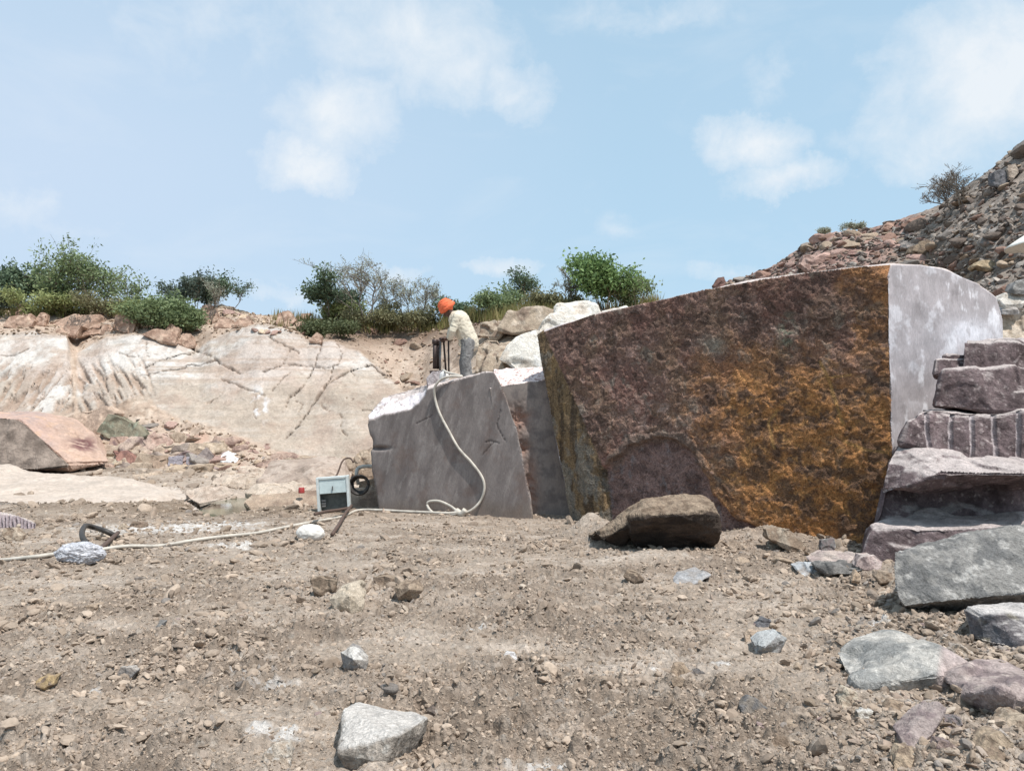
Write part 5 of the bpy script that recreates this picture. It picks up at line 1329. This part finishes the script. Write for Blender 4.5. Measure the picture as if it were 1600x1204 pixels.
T = [ # name, category, label, px, py, height, width, colours, options
 ('tree', 'tree', 'dark round bluish green tree at the left end of the ridge', 30, 482, 60, 62, G2, dict(n_each=9, size=.10, stems=4)),
 ('tree', 'tree', 'tallest green tree of the left clump, loose feathery top', 95, 490, 98, 72, G1, dict(n_each=7, stems=4, style='droop', sig=.18)),
 ('tree', 'tree', 'light green loose tree at the right side of the left clump', 146, 490, 78, 50, G1, dict(n_each=5, stems=4, sig=.16, sites_keep=.8, size=.075)),
 ('shrub', 'shrub', 'pale grey green undergrowth shrub below the tallest green tree', 62, 494, 46, 54, G3, dict(n_each=8, stems=5, size=.07)),
 ('shrub', 'shrub', 'yellow green shrub in front of the tallest green tree', 105, 494, 50, 60, G3, dict(n_each=8, stems=5, size=.07)),
 ('shrub', 'shrub', 'brownish dry shrub right of the left clump of trees', 165, 494, 40, 44, G5, dict(n_each=8, stems=5, size=.06)),
 ('shrub', 'shrub', 'low dark bush at the left frame edge', 4, 486, 36, 56, GD, dict(n_each=9, stems=4)),
 ('sapling', 'sapling', 'thin curved sapling between the two clumps of trees on the left', 214, 505, 70, 30, G1, dict(n_each=4, stems=2, sig=.12, style='droop', size=.07)),
 ('shrub', 'shrub', 'dense bright green bush spilling down to the notch in the pale face', 258, 520, 80, 70, G1, dict(n_each=10, stems=6, sig=.17, size=.08)),
 ('shrub', 'shrub', 'small bright green bush hanging right over the notch', 290, 518, 52, 46, G1, dict(n_each=9, stems=5, size=.07)),
 ('shrub', 'shrub', 'yellowish low shrub left of the dense bright green bush', 224, 508, 50, 50, G3, dict(n_each=7, stems=4, size=.06)),
 ('tree', 'tree', 'dark grey green round tree behind the dense bright green bush', 305, 484, 46, 64, GD, dict(n_each=9, stems=4)),
 ('sapling', 'sapling', 'bare thin sapling in front of the dark grey green tree', 326, 508, 74, 28, G4, dict(n_each=2, stems=1, sig=.06, size=.05, style='bare')),
 ('sapling', 'sapling', 'leafy sapling at the right side of the dark grey green tree', 338, 480, 48, 22, G2, dict(n_each=4, stems=2, sig=.10, size=.07)),
 ('sapling', 'sapling', 'lone thin sapling against the sky left of the dip', 360, 486, 46, 22, G2, dict(n_each=3, stems=1, sig=.10, size=.06)),
 ('tree', 'tree', 'green leafy tree at the left of the central clump', 518, 494, 60, 56, G2, dict(n_each=9, stems=3, sig=.16)),
 ('bare_tree', 'bare tree', 'tallest pale nearly leafless tree in the central clump', 570, 502, 112, 100, G4, dict(n_each=2, stems=5, sig=.07, size=.045, style='bare', bark='bark_pale')),
 ('bare_tree', 'bare tree', 'wide nearly leafless tree leaning right, just left of the worker', 648, 502, 74, 88, G4, dict(n_each=2, stems=5, sig=.07, size=.045, style='bare', bark='bark_pale', lean=.15)),
 ('shrub', 'shrub', 'dark tangled spreading shrub under the tall leafless tree', 580, 512, 54, 96, G5, dict(n_each=7, stems=8, sig=.14, size=.06)),
 ('shrub', 'shrub', 'yellow green shrub in front of the green leafy tree of the central clump', 532, 506, 48, 54, G3, dict(n_each=8, stems=6, size=.06)),
 ('shrub', 'shrub', 'brown green tangled shrub behind the worker on the left', 644, 512, 40, 70, G5, dict(n_each=7, stems=7, size=.06)),
 ('shrub', 'shrub', 'low dark green shrub growing over the brink of the pale face', 508, 524, 30, 74, (A(86, 98, 66), A(128, 134, 96)), dict(n_each=9, stems=7, size=.06)),
 ('shrub', 'shrub', 'dark leafy shrub just behind the orange turban', 712, 498, 42, 46, G2, dict(n_each=6, stems=4, size=.08)),
 ('tree', 'tree', 'small airy green tree just right of the worker', 780, 494, 52, 62, G1, dict(n_each=6, stems=4, sig=.15, size=.07)),
 ('sapling', 'sapling', 'curved green sapling with a drooping tip behind the brown outcrop', 826, 484, 60, 36, G2, dict(n_each=5, stems=2, sig=.12, style='droop', size=.07)),
 ('bare_tree', 'bare tree', 'small leafless tree between the curved sapling and the dense green tree', 890, 482, 68, 44, G4, dict(n_each=1, stems=4, sig=.05, size=.04, style='bare', bark='bark_pale')),
 ('shrub', 'shrub', 'brownish bush at the foot of the small leafless tree', 868, 484, 32, 84, G5, dict(n_each=8, stems=7, size=.06)),
 ('tree', 'tree', 'dense green tree, tallest on the right behind the white outcrop', 942, 484, 80, 74, (A(86, 114, 70, .9), A(146, 172, 110, .95)), dict(n_each=10, stems=4, sig=.17, size=.09)),
 ('tree', 'tree', 'loose green tree right of the dense tree, above the big block', 992, 482, 54, 66, G1, dict(n_each=4, stems=4, sig=.15, size=.075)),
]
for i, (nm, cat, lab, px, py, hh, ww, cl, kw) in enumerate(T):
    tree(nm, cat, lab, px, py, hh, ww, 40+i, cl, **kw)
tree('dry_bush', 'dry bush', 'dry leafless bush growing on the steep edge of the spoil heap', 1496, 326, 58, 62, 91, (A(150, 140, 134), A(170, 160, 150)), n_each=1, stems=7, sig=.05, size=.025, style='bare', which='spoil', lean=-.3, sites_keep=.6, bark='bark_pale')
tree('shrub', 'shrub', 'tiny grey green shrub on the shoulder of the heap, right one of two', 1336, 358, 13, 26, 92, G4, n_each=4, stems=4, size=.04, which='spoil', sig=.06)
tree('shrub', 'shrub', 'tiny grey green shrub on the shoulder of the heap, left one of two', 1286, 366, 11, 14, 93, G4, n_each=4, stems=3, size=.04, which='spoil', sig=.05)
def grass():
    r = np.random.default_rng(77); V, CC = [], []
    for (x0, x1, n, hgt, dy) in ((-60, 210, 500, .35, 14), (180, 250, 250, .5, 14), (430, 560, 500, .4, 16), (690, 880, 1500, .5, 14), (880, 1030, 500, .4, 6), (560, 700, 500, .35, 18)):
        for k in range(n):
            px = r.uniform(x0, x1); py = itp(px, CREST)+r.uniform(0, dy)
            p = hit(px, py, 'hill')
            if p is None: continue
            for b in range(2):
                q = p+np.array((r.normal(0, .08), r.normal(0, .08), 0)); h = hgt*r.uniform(.5, 1.2); w_ = .018; a = r.uniform(0, 3.14); t = q+np.array((r.normal(0, .15)*h, r.normal(0, .15)*h, h))
                d = np.array((math.cos(a), math.sin(a), 0))*w_
                V += [q-d, q+d, t]; g = r.random(); CC += [A(120, 128, 70)*(1-g)+A(176, 158, 112)*g]*3
    V = np.array(V); f = np.arange(len(V)).reshape(-1, 3)
    tag(link('grass', mesh_np('grass', V, f, False, np.array(CC)), M['leaf']), kind='stuff')
grass()

# ------------------------------------------------------------------ the hose, with its knotted loop at the foot of the block
M['hose'] = plain_mat('hose_rubber', A(216, 207, 194, .82), .7, 0, 7, (.62, 1.12), .1, .003)
M['black'] = plain_mat('black_rubber', A(62, 56, 52, .8), .55, 0, 30, (.7, 1.3), .2, .004)
M['steel'] = plain_mat('worn_steel', A(150, 148, 146, .8), .4, .6, 30, (.7, 1.2), .2, .003)
M['dsteel'] = plain_mat('dark_steel', A(74, 60, 56, .8), .55, .3, 30, (.7, 1.4), .3, .004)
M['rust'] = plain_mat('rusty_iron', A(104, 84, 74, .8), .8, .1, 40, (.6, 1.3), .3, .004)
def gp(px, py, up=.035):
    z = 0.0
    for _ in range(5):
        p = G(px, py, z); z = float(gh([p[0]], [p[1]])[0])
    p = G(px, py, z); p[2] = z+up; return p
gl = [(-120, 886), (-40, 881), (0, 878), (60, 873), (100, 869), (128, 866), (160, 862), (200, 858), (250, 855), (300, 848), (345, 843), (400, 835), (440, 828), (500, 817), (535, 809)]
path = [gp(a, b, .03+.01*math.sin(i*2.1)) for i, (a, b) in enumerate(gl)]
def fp(px, py, off=.027): return PP(px, py, GP0-0*GN, GN)+np.array((GN[0], GN[1], 0))*off
kn = [fp(727, 798, .16), fp(708, 803, .2), fp(685, 800, .14), fp(672, 790, .08), fp(673, 783, .06), fp(688, 782, .05), fp(706, 789, .07), fp(722, 797, .14)]
up_ = [fp(733, 799, .12), fp(744, 793, .08), (fp(753, 780)), fp(758, 762), fp(754, 744), fp(738, 722), fp(718, 700), fp(702, 672), fp(688, 645), fp(681, 622), fp(682, 606, .06), fp(690, 594, .05)]
tp = fp(704, 588, .02); up2 = [tp, fp(716, 587, -.12), P(700, 582, 13.1), P(692, 578, 13.45)]
def onface(px, py, off):
    q = PP(px, py, GP0, GN)+np.array((GN[0], GN[1], 0))*off; q[2] = float(gh([q[0]], [q[1]])[0])+.03; return q
hv, hf = tube(np.array(path+[onface(575, 802, .30), onface(605, 797, .26), onface(645, 800, .25), onface(685, 804, .25), onface(712, 803, .2)]+kn+up_+up2), .0215, 10, 6)
hs = grounded('air_hose', hv, hf, M['hose']); tag(hs, 'long cream air hose crossing the dirt and looping up the grey block', 'hose')
cv = tube([fp(719, 796, .13), fp(728, 801, .15), fp(734, 795, .15)], .05, 10, 5)
jo = link('hose_joint', mesh_np('hose_joint', cv[0]-np.array(hs.location), cv[1], True), M['hose'], hs)

# ------------------------------------------------------------------ plastic wrapped bundle, black hose loop, white lump and iron rods
def lump(c, s, seed, amp, sub=4, sc=.6):
    v, f = ico(sub); v = v*(1+amp*fbm(v, sc, 4, .6, seed)+amp*.8*(billow(v, sc*.5, 3, .6, seed+3.)-.3))[:, None]
    return v*np.array(s)+np.array(c), f
def bundle():
    m = bpy.data.materials.new('plastic_film'); nt, b = nodes_of(m)
    tc_ = N(nt, 'ShaderNodeTexCoord'); n1 = noise(nt, tc_.outputs['Object'], 14, 5, .7, 1.5)
    cr = mixc(nt, maprange(nt, n1, .4, .62, 0, 1), A(170, 168, 172), A(228, 226, 230))
    nt.links.new(cr, b.inputs['Base Color']); b.inputs['Roughness'].default_value = .25
    bp = N(nt, 'ShaderNodeBump', Strength=.8, Distance=.02); nt.links.new(n1, bp.inputs['Height']); nt.links.new(bp.outputs[0], b.inputs['Normal'])
    c = gp(120, 878, 0)
    v, f = lump(c+np.array((.03, 0, .09)), (.26, .13, .125), 3, .24, 5, .6); o = grounded('wrapped_bundle', v, f, m, None, False)
    tag(o, 'bundle wrapped in silvery plastic film on the dirt, joined to the hose on the left', 'bundle')
bundle()
pth = [gp(146, 869, .05), gp(128, 860, .16), gp(132, 847, .2), gp(145, 843, .16), gp(165, 842, .10), gp(186, 844, .03)]
v, f = tube(pth, .032, 8, 6); tag(grounded('rubber_hose', v, f, M['black']), 'short black rubber hose arching beside the plastic wrapped bundle', 'hose')
v, f = tube([gp(184, 838, .05), gp(172, 850, .05), gp(158, 862, .05), gp(145, 872, .06)], .028, 8, 4)
tag(grounded('iron_rod', v, f, M['rust']), 'dark iron rod slanting against the black hose beside the wrapped bundle', 'rod')
c = gp(485, 842, 0)
v, f = lump(c+np.array((0, 0, .075)), (.18, .12, .115), 9, .15, 5, 1.1); v[:, 2] = np.maximum(v[:, 2], c[2]-.02)
o = grounded('white_sack', v, f, plain_mat('white_sacking', A(232, 226, 218, .9), .9, 0, 10, (.75, 1.1), .5, .015)); tag(o, 'small round white sack lump lying on the dirt beside the hose', 'sack')
v, f = tube([gp(492, 820, .16), gp(510, 812, .13), gp(530, 806, .10), gp(549, 799, .07)], .026, 8, 4)
tag(grounded('iron_rod', v, f, M['rust']), 'dark iron rod lying from the white sack towards the grey block', 'rod')
v, f = tube([gp(519, 838, .03), gp(530, 824, .05), gp(538, 812, .08), gp(549, 799, .10)], .026, 8, 4)
tag(grounded('iron_rod', v, f, M['rust']), 'short dark iron rod whose far end crosses the rod from the white sack', 'rod')

# ------------------------------------------------------------------ white metal cabinet frame, red can and hoses behind it
def cabinet():
    M['wpaint'] = plain_mat('white_paint', A(214, 220, 218, .85), .5, 0, 12, (.8, 1.1), .1, .002)
    M['inside'] = plain_mat('cabinet_inside', A(112, 116, 112, .7), .7, 0, 14, (.6, 1.2), .1, .002)
    Y = 13.0; b = P(523, 796, Y); w_ = .53; h = .56
    root = empty('metal_cabinet', b, 'small open white metal cabinet standing crooked in front of the brown slab', 'cabinet', rz=.12)
    root.rotation_euler = (0, math.radians(-4), .10)
    for s in (-1, 1):
        v, f = box((s*(w_/2-.02), 0, h/2), (.045, .20, h), None, .006); link('post', mesh_np('post', v, f, False), M['wpaint'], root)
    v, f = box((0, -.015, h*.72), (w_-.09, .15, h*.42), None, .006); link('upper_panel', mesh_np('upper_panel', v, f, False), plain_mat('pale_blue_paint', A(206, 220, 220, .85), .5, 0, 8, (.8, 1.12), .1, .002), root)
    v, f = box((0, -.01, h*.965), (w_-.09, .19, .035), None, .004); link('top_rail', mesh_np('top_rail', v, f, False), M['wpaint'], root)
    v, f = box((0, .06, h*.25), (w_-.09, .02, h*.5)); link('back_panel', mesh_np('back_panel', v, f, False), M['inside'], root)
    v, f = join([box((-.17, -.0, h*.30), (.07, .05, .03)), box((-.17, 0, h*.22), (.07, .05, .03)), box((-.17, 0, h*.14), (.06, .05, .03))]); link('terminal_block', mesh_np('terminal_block', v, f, False), M['steel'], root)
    v, f = box((0, -.105, h*.66), (.008, .035, .07)); link('latch', mesh_np('latch', v, f, False), M['dsteel'], root)
cabinet()
def can():
    b = P(471, 770, 14.0); m = plain_mat('red_paint', A(176, 70, 68, .9), .5)
    ring = []; prof = [(0, 0), (.048, 0), (.05, .012), (.05, .075), (.046, .085), (.046, .092), (.0, .092)]
    n = 20; v = [(r_*math.cos(2*math.pi*k/n), r_*math.sin(2*math.pi*k/n), z) for r_, z in prof for k in range(n)]
    f = []
    for i in range(len(prof)-1):
        for k in range(n):
            a, c = i*n+k, i*n+(k+1) % n; f += [(a, c, c+n), (a, c+n, a+n)]
    tag(link('red_can', mesh_np('red_can', np.array(v)*1.1, np.array(f)), m, None, b), 'small red can standing on the long rough brown slab', 'can')
can()
v, f = tube([P(522, 748, 13.9), P(528, 738, 14.0), P(534, 722, 14.1), P(540, 716, 14.2), P(548, 716, 14.2), P(552, 722, 14.1)], .016, 8, 5)
tag(grounded('bent_rod', v, f, M['rust']), 'bent rusty rod sticking up behind the white metal cabinet', 'rod')
v, f = tube([P(560, 757, 13.9), P(557, 740, 13.9), P(560, 731, 14), P(572, 728, 14), P(590, 729, 14)], .035, 8, 5)
tag(grounded('pale_hose', v, f, M['hose']), 'short pale hose curling down behind the cabinet beside the grey block', 'hose')
def coil():
    c = P(562, 757, 13.75); parts = []
    for k in range(4):
        a = np.linspace(0, 6.28, 26); R = .17-.012*k
        parts.append(tube(np.stack([c[0]+R*np.cos(a), c[1]+.04*k-.06+.02*np.sin(3*a), c[2]+R*np.sin(a)], 1), .022, 6, 1))
    v, f = join(parts); tag(grounded('cable_coil', v, f, M['black']), 'dark cable coil leaning in the gap between the white cabinet and the grey block', 'cable coil')
coil()

# ------------------------------------------------------------------ white cloth canopy on the spoil heap
def canopy():
    Y = 14.2; b = P(1612, 418, Y); root = empty('shade_canopy', b, 'white cloth shade canopy on a thin pole on the spoil heap, cut by the frame', 'canopy')
    M['cloth'] = plain_mat('white_cloth', A(234, 230, 220, .95), .9, 0, 8, (.85, 1.05), .3, .01)
    ap = P(1622, 356, Y)-b; n = 6; R = .58; zr = (P(1600, 384, Y)-b)[2]
    v = []; f = []; rows = 7
    for i in range(rows):
        t = i/(rows-1)
        for k in range(n*6):
            a = 2*math.pi*k/(n*6); sc_ = 1-.06*abs(math.sin(a*n/2))*t
            v.append((ap[0]+R*t*sc_*math.cos(a), R*t*sc_*math.sin(a), ap[2]+(zr-ap[2])*t**1.15-.03*t*abs(math.cos(a*n/2))))
    m = n*6
    for i in range(rows-1):
        for k in range(m):
            a_, c_ = i*m+k, i*m+(k+1) % m; f += [(a_, a_+m, c_+m), (a_, c_+m, c_)]
    o = link('canopy_cloth', mesh_np('canopy_cloth', np.array(v), np.array(f)), M['cloth'], root)
    md = o.modifiers.new('thickness', 'SOLIDIFY'); md.thickness = .012
    pv, pf = tube([(ap[0], 0, ap[2]-.02), (ap[0], 0, -.3)], .016, 8, 1); link('pole', mesh_np('pole', pv, pf), M['steel'], root)
canopy()

# ------------------------------------------------------------------ the worker and his drill
def remesh(parts, voxel, smooth=2, wrinkle=None):
    v, f = join(parts); me = mesh_np('tmp', v, f); o = bpy.data.objects.new('tmp', me); C.objects.link(o)
    md = o.modifiers.new('r', 'REMESH'); md.mode = 'VOXEL'; md.voxel_size = voxel; md.use_smooth_shade = True
    if smooth: ms = o.modifiers.new('s', 'SMOOTH'); ms.iterations = smooth; ms.factor = .5
    dg = bpy.context.evaluated_depsgraph_get(); e = o.evaluated_get(dg); m2 = bpy.data.meshes.new_from_object(e)
    bpy.data.objects.remove(o); bpy.data.meshes.remove(me)
    for p in m2.polygons: p.use_smooth = True
    if wrinkle:
        vv = np.zeros(len(m2.vertices)*3); m2.vertices.foreach_get('co', vv); vv = vv.reshape(-1, 3)
        nn = np.zeros(len(m2.vertices)*3); m2.vertices.foreach_get('normal', nn); nn = nn.reshape(-1, 3)
        amp, sc_, sd = wrinkle; w2 = (.5-np.abs(fbm(vv, sc_, 3, .6, sd)))*amp
        vv = vv+nn*w2[:, None]; m2.vertices.foreach_set('co', vv.ravel()); m2.update()
    return m2
def capsule(a, b, ra, rb, flat=(1, 1), axis=None, seg=16, steps=9):
    """tapered round limb from a to b; flat squeezes the section"""
    a, b = np.array(a, float), np.array(b, float); d = b-a; L = np.linalg.norm(d); d = d/L
    s = np.cross(d, axis if axis is not None else (0, 1, 0.01)); s /= np.linalg.norm(s); u = np.cross(s, d)
    v = []; 
    prof = [(-ra*math.cos(t), ra*math.sin(t)) for t in np.linspace(0.02, math.pi/2, 5)]+[(L*t, ra+(rb-ra)*t) for t in np.linspace(.1, .9, steps)]+[(L+rb*math.sin(t), rb*math.cos(t)) for t in np.linspace(0, math.pi/2-.02, 5)]
    for h, r_ in prof:
        for k in range(seg):
            t = 2*math.pi*k/seg; v.append(a+d*h+s*r_*math.cos(t)*flat[0]+u*r_*math.sin(t)*flat[1])
    f = []; n = len(prof)
    for i in range(n-1):
        for k in range(seg):
            p, q = i*seg+k, i*seg+(k+1) % seg; f += [(p, q, q+seg), (p, q+seg, p+seg)]
    v.append(a-d*ra); v.append(b+d*rb); c0 = n*seg
    for k in range(seg):
        f += [(c0, (k+1) % seg, k), (c0+1, (n-1)*seg+k, (n-1)*seg+(k+1) % seg)]
    return np.array(v), np.array(f)
def person():
    Y = 13.9; base = P(729, 602, Y)
    root = empty('person', base, 'worker in an orange turban, cream shirt and dusty grey trousers bending over a rock drill', 'person')
    skin = plain_mat('skin', A(84, 58, 46, .9), .55, 0, 30, (.85, 1.1), .1, .002)
    hip, sho, neck, head = np.array((.03, 0, .80)), np.array((-.16, 0, 1.235)), np.array((-.235, 0, 1.28)), np.array((-.335, 0, 1.365))
    fx = np.array((-.78, 0, -.62)); fx /= np.linalg.norm(fx)            # where the face looks: forward and down
    upv = np.array((-.62, 0, .78)); upv /= np.linalg.norm(upv); side = np.array((0, 1., 0))
    P_ = []
    P_.append(capsule(hip, sho+np.array((.01, 0, -.06)), .13, .145, (1, 1.15)))            # trunk
    P_.append(capsule(sho, neck+(head-neck)*.3, .062, .055)); P_.append(capsule(neck, head-upv*.06, .055, .055))
    hc_ = head; P_.append(capsule(hc_-upv*.035+fx*.012, hc_+upv*.05-fx*.012, .078, .088, (1, .9), fx))   # skull
    P_.append(capsule(hc_-upv*.075+fx*.045, hc_-upv*.03+fx*.04, .042, .055))                  # jaw
    P_.append(capsule(hc_+upv*.0+fx*.092, hc_-upv*.03+fx*.108, .010, .017))                   # nose
    for s in (-1, 1):
        P_.append(capsule(hc_+side*s*.078-upv*.01, hc_+side*s*.084-upv*.035, .017, .014, (1, .6)))   # ear
        P_.append(capsule(hc_+side*s*.035+fx*.078+upv*.012, hc_+side*s*.02+fx*.086+upv*.014, .012, .012))  # brow
    P_.append(capsule(hc_-upv*.062+fx*.088-side*.018, hc_-upv*.062+fx*.088+side*.018, .009, .009))      # lips
    # arms: both hands on the drill handle in front of him
    hand = {-1: np.array((-.43, -.12, .815)), 1: np.array((-.47, .10, .845))}
    el = {-1: np.array((-.24, -.21, .965)), 1: np.array((-.30, .20, 1.0))}
    for s in (-1, 1):
        sh_ = sho+np.array((0, s*.175, -.02)); wr = hand[s]+np.array((.10, 0, .015))
        P_.append(capsule(sh_, el[s], .052, .043)); P_.append(capsule(el[s], wr, .042, .027)); P_.append(capsule(wr, hand[s]+np.array((.03, 0, .012)), .027, .036, (1, .6)))
        # palm and fingers closed round the bar, which runs across (along y)
        pc = hand[s]+np.array((.02, 0, .018))
        P_.append(capsule(pc+np.array((.02, -.03, 0)), pc+np.array((.02, .03, 0)), .022, .022))
        for k, (o_, ln) in enumerate(zip((-.036, -.013, .011, .034), (.85, 1, .95, .75))):
            a0 = pc+np.array((.0, o_, .012)); a1 = hand[s]+np.array((-.032*ln, o_, .020)); a2 = hand[s]+np.array((-.040*ln, o_, -.012)); a3 = hand[s]+np.array((-.012, o_, -.030*ln))
            P_.append(capsule(a0, a1, .0105, .010)); P_.append(capsule(a1, a2, .010, .009)); P_.append(capsule(a2, a3, .009, .008))
        P_.append(capsule(pc+np.array((.02, -s*.035, -.006)), hand[s]+np.array((-.002, -s*.055, -.02)), .012, .010)); P_.append(capsule(hand[s]+np.array((-.002, -s*.055, -.02)), hand[s]+np.array((-.02, -s*.045, -.03)), .010, .009))
    ft = {-1: np.array((.02, -.12, .03)), 1: np.array((-.04, .12, .03))}
    kn_ = {-1: np.array((-.015, -.12, .43)), 1: np.array((-.05, .12, .43))}
    for s in (-1, 1):
        P_.append(capsule(hip+np.array((0, s*.09, -.03)), kn_[s], .085, .056)); P_.append(capsule(kn_[s], ft[s]+np.array((.02, 0, .06)), .054, .038))
        P_.append(capsule(ft[s]+np.array((.04, 0, .01)), ft[s]+np.array((-.15, 0, -.0)), .038, .032, (1, 1)))
    me = remesh(P_, .0065, 1); link('body', me, skin, root)
    # shirt
    Q = [capsule(hip+np.array((.02, 0, .0)), sho+np.array((.02, 0, -.06)), .155, .182, (1.0, 1.1)), capsule(hip+np.array((.055, 0, -.06)), hip+np.array((.02, 0, .05)), .125, .14), capsule(sho+np.array((0, -.15, -.02)), sho+np.array((0, .15, -.02)), .082, .082), capsule(sho, neck, .10, .068)]
    for s in (-1, 1):
        sh_ = sho+np.array((0, s*.17, -.02)); wr = hand[s]+np.array((.12, 0, .02)); cuff = el[s]+(wr-el[s])*(.82 if s < 0 else .45)
        Q.append(capsule(sh_, el[s], .066, .058)); Q.append(capsule(el[s], cuff, .058, .046))
    Q.append(capsule(hip+np.array((-.10, -.05, -.045)), hip+np.array((-.02, .02, .12)), .07, .10))
    me = remesh(Q, .012, 3, (.034, .10, 3.)); link('shirt', me, plain_mat('cream_cotton', A(222, 211, 190, .84), .9, 0, 14, (.88, 1.06), .4, .006), root)
    # trousers
    Q = [capsule(hip+np.array((0, -.05, -.02)), hip+np.array((0, .05, -.02)), .14, .14)]
    for s in (-1, 1):
        Q.append(capsule(hip+np.array((.005, s*.085, -.04)), kn_[s], .115, .088)); Q.append(capsule(kn_[s], ft[s]+np.array((.02, 0, .06)), .088, .075))
    me = remesh(Q, .012, 3, (.032, .11, 8.)); link('trousers', me, plain_mat('grey_cotton', A(128, 126, 124, .85), .95, 0, 8, (.45, 1.6), .5, .008), root)
    for s in (-1, 1):
        me = remesh([capsule(ft[s]+np.array((.045, 0, .012)), ft[s]+np.array((-.16, 0, -.002)), .044, .040, (1, 1.1))], .008, 1); link('shoe', me, plain_mat('shoe_leather', A(70, 60, 54, .8), .7), root)
    # turban: rolls of cloth wound round the head
    c = head+upv*.075-fx*.012; R = []
    for k in range(6):
        t = k/5; rad = .098-.03*t**2; h = -.02+.115*t; tilt = .25*math.sin(k*2.2)
        a = np.linspace(0, 6.3, 22); ring = [c+upv*(h+.018*math.sin(x+k*1.9))+fx*math.cos(x)*(rad*1.16)+side*math.sin(x)*rad for x in a]
        R.append(tube(ring, .038-.006*t, 8, 1))
    R.append(capsule(c-upv*.02, c+upv*.075, .10, .082, (1.1, 1)))
    R.append(capsule(c-fx*.10+upv*.02, c-fx*.135-upv*.02, .045, .035))
    me = remesh(R, .008, 2, (.012, .05, 5.)); link('turban', me, plain_mat('orange_cloth', A(232, 112, 72, .95), .85, 0, 16, (.85, 1.1), .5, .006), root)
    return base, hand
pbase, phand = person()
def drill():
    hx = pbase+np.array((-.45, 0, .80)); zt = hx[2]; root = empty('rock_drill', hx+np.array((0, 0, -.62)), 'dark upright rock drill with several steel rods held by the worker', 'rock drill')
    o = np.array(root.location)
    def add(nm, parts, mt):
        v, f = join(parts); link(nm, mesh_np(nm, v-o, f), M[mt], root)
    add('handle', [tube([hx+np.array((.0, -.20, .025)), hx+np.array((.0, .20, .045))], .016, 10, 1), tube([hx+np.array((-.13, -.03, .0)), hx+np.array((.06, -.03, .0))], .022, 8, 1)], 'dsteel')
    b = np.array((0, 0, -.62))
    add('cylinder', [tube([hx+np.array((-.125, -.05, .01)), hx+np.array((-.125, -.05, -.50))], .036, 12, 1), tube([hx+np.array((-.125, -.05, .03)), hx+np.array((-.125, -.05, -.05))], .05, 12, 1)], 'dsteel')
    add('cylinder', [tube([hx+np.array((-.06, .0, .01)), hx+np.array((-.06, .0, -.50))], .034, 12, 1), tube([hx+np.array((-.06, .0, .03)), hx+np.array((-.06, .0, -.06))], .044, 12, 1)], 'dsteel')
    add('drill_rod', [tube([hx+np.array((-.02, -.04, .0)), hx+np.array((-.03, -.04, -.60))], .018, 10, 1)], 'steel')
    add('leg', [tube([hx+np.array((.03, .02, .0)), hx+np.array((.075, .05, -.60))], .018, 10, 1)], 'dsteel')
    add('leg', [tube([hx+np.array((.115, .03, .05)), hx+np.array((.125, .05, -.62))], .016, 10, 1)], 'dsteel')
    add('foot_plate', [box(hx+np.array((-.06, -.02, -.56)), (.30, .20, .05), None, .012)], 'dsteel')
drill()
c = P(694, 592, 13.3)
v, f = lump(c+np.array((0, 0, 0.03)), (.085, .08, .115), 21, .10, 4, .9)
tag(grounded('white_jug', v, f, plain_mat('white_plastic', A(226, 224, 220, .9), .6, 0, 10, (.8, 1.05), .3, .006)), 'small white plastic bag standing on top of the grey block beside the drill', 'bag')
stone('stone', 'lilac grey rock chip on top of the grey block under the drill', 'stone', [(666, 590), (676, 580), (690, 578), (690, 602), (668, 602)], 13.35, .15, .05, A(190, 180, 180), A(150, 138, 138), L=.02)
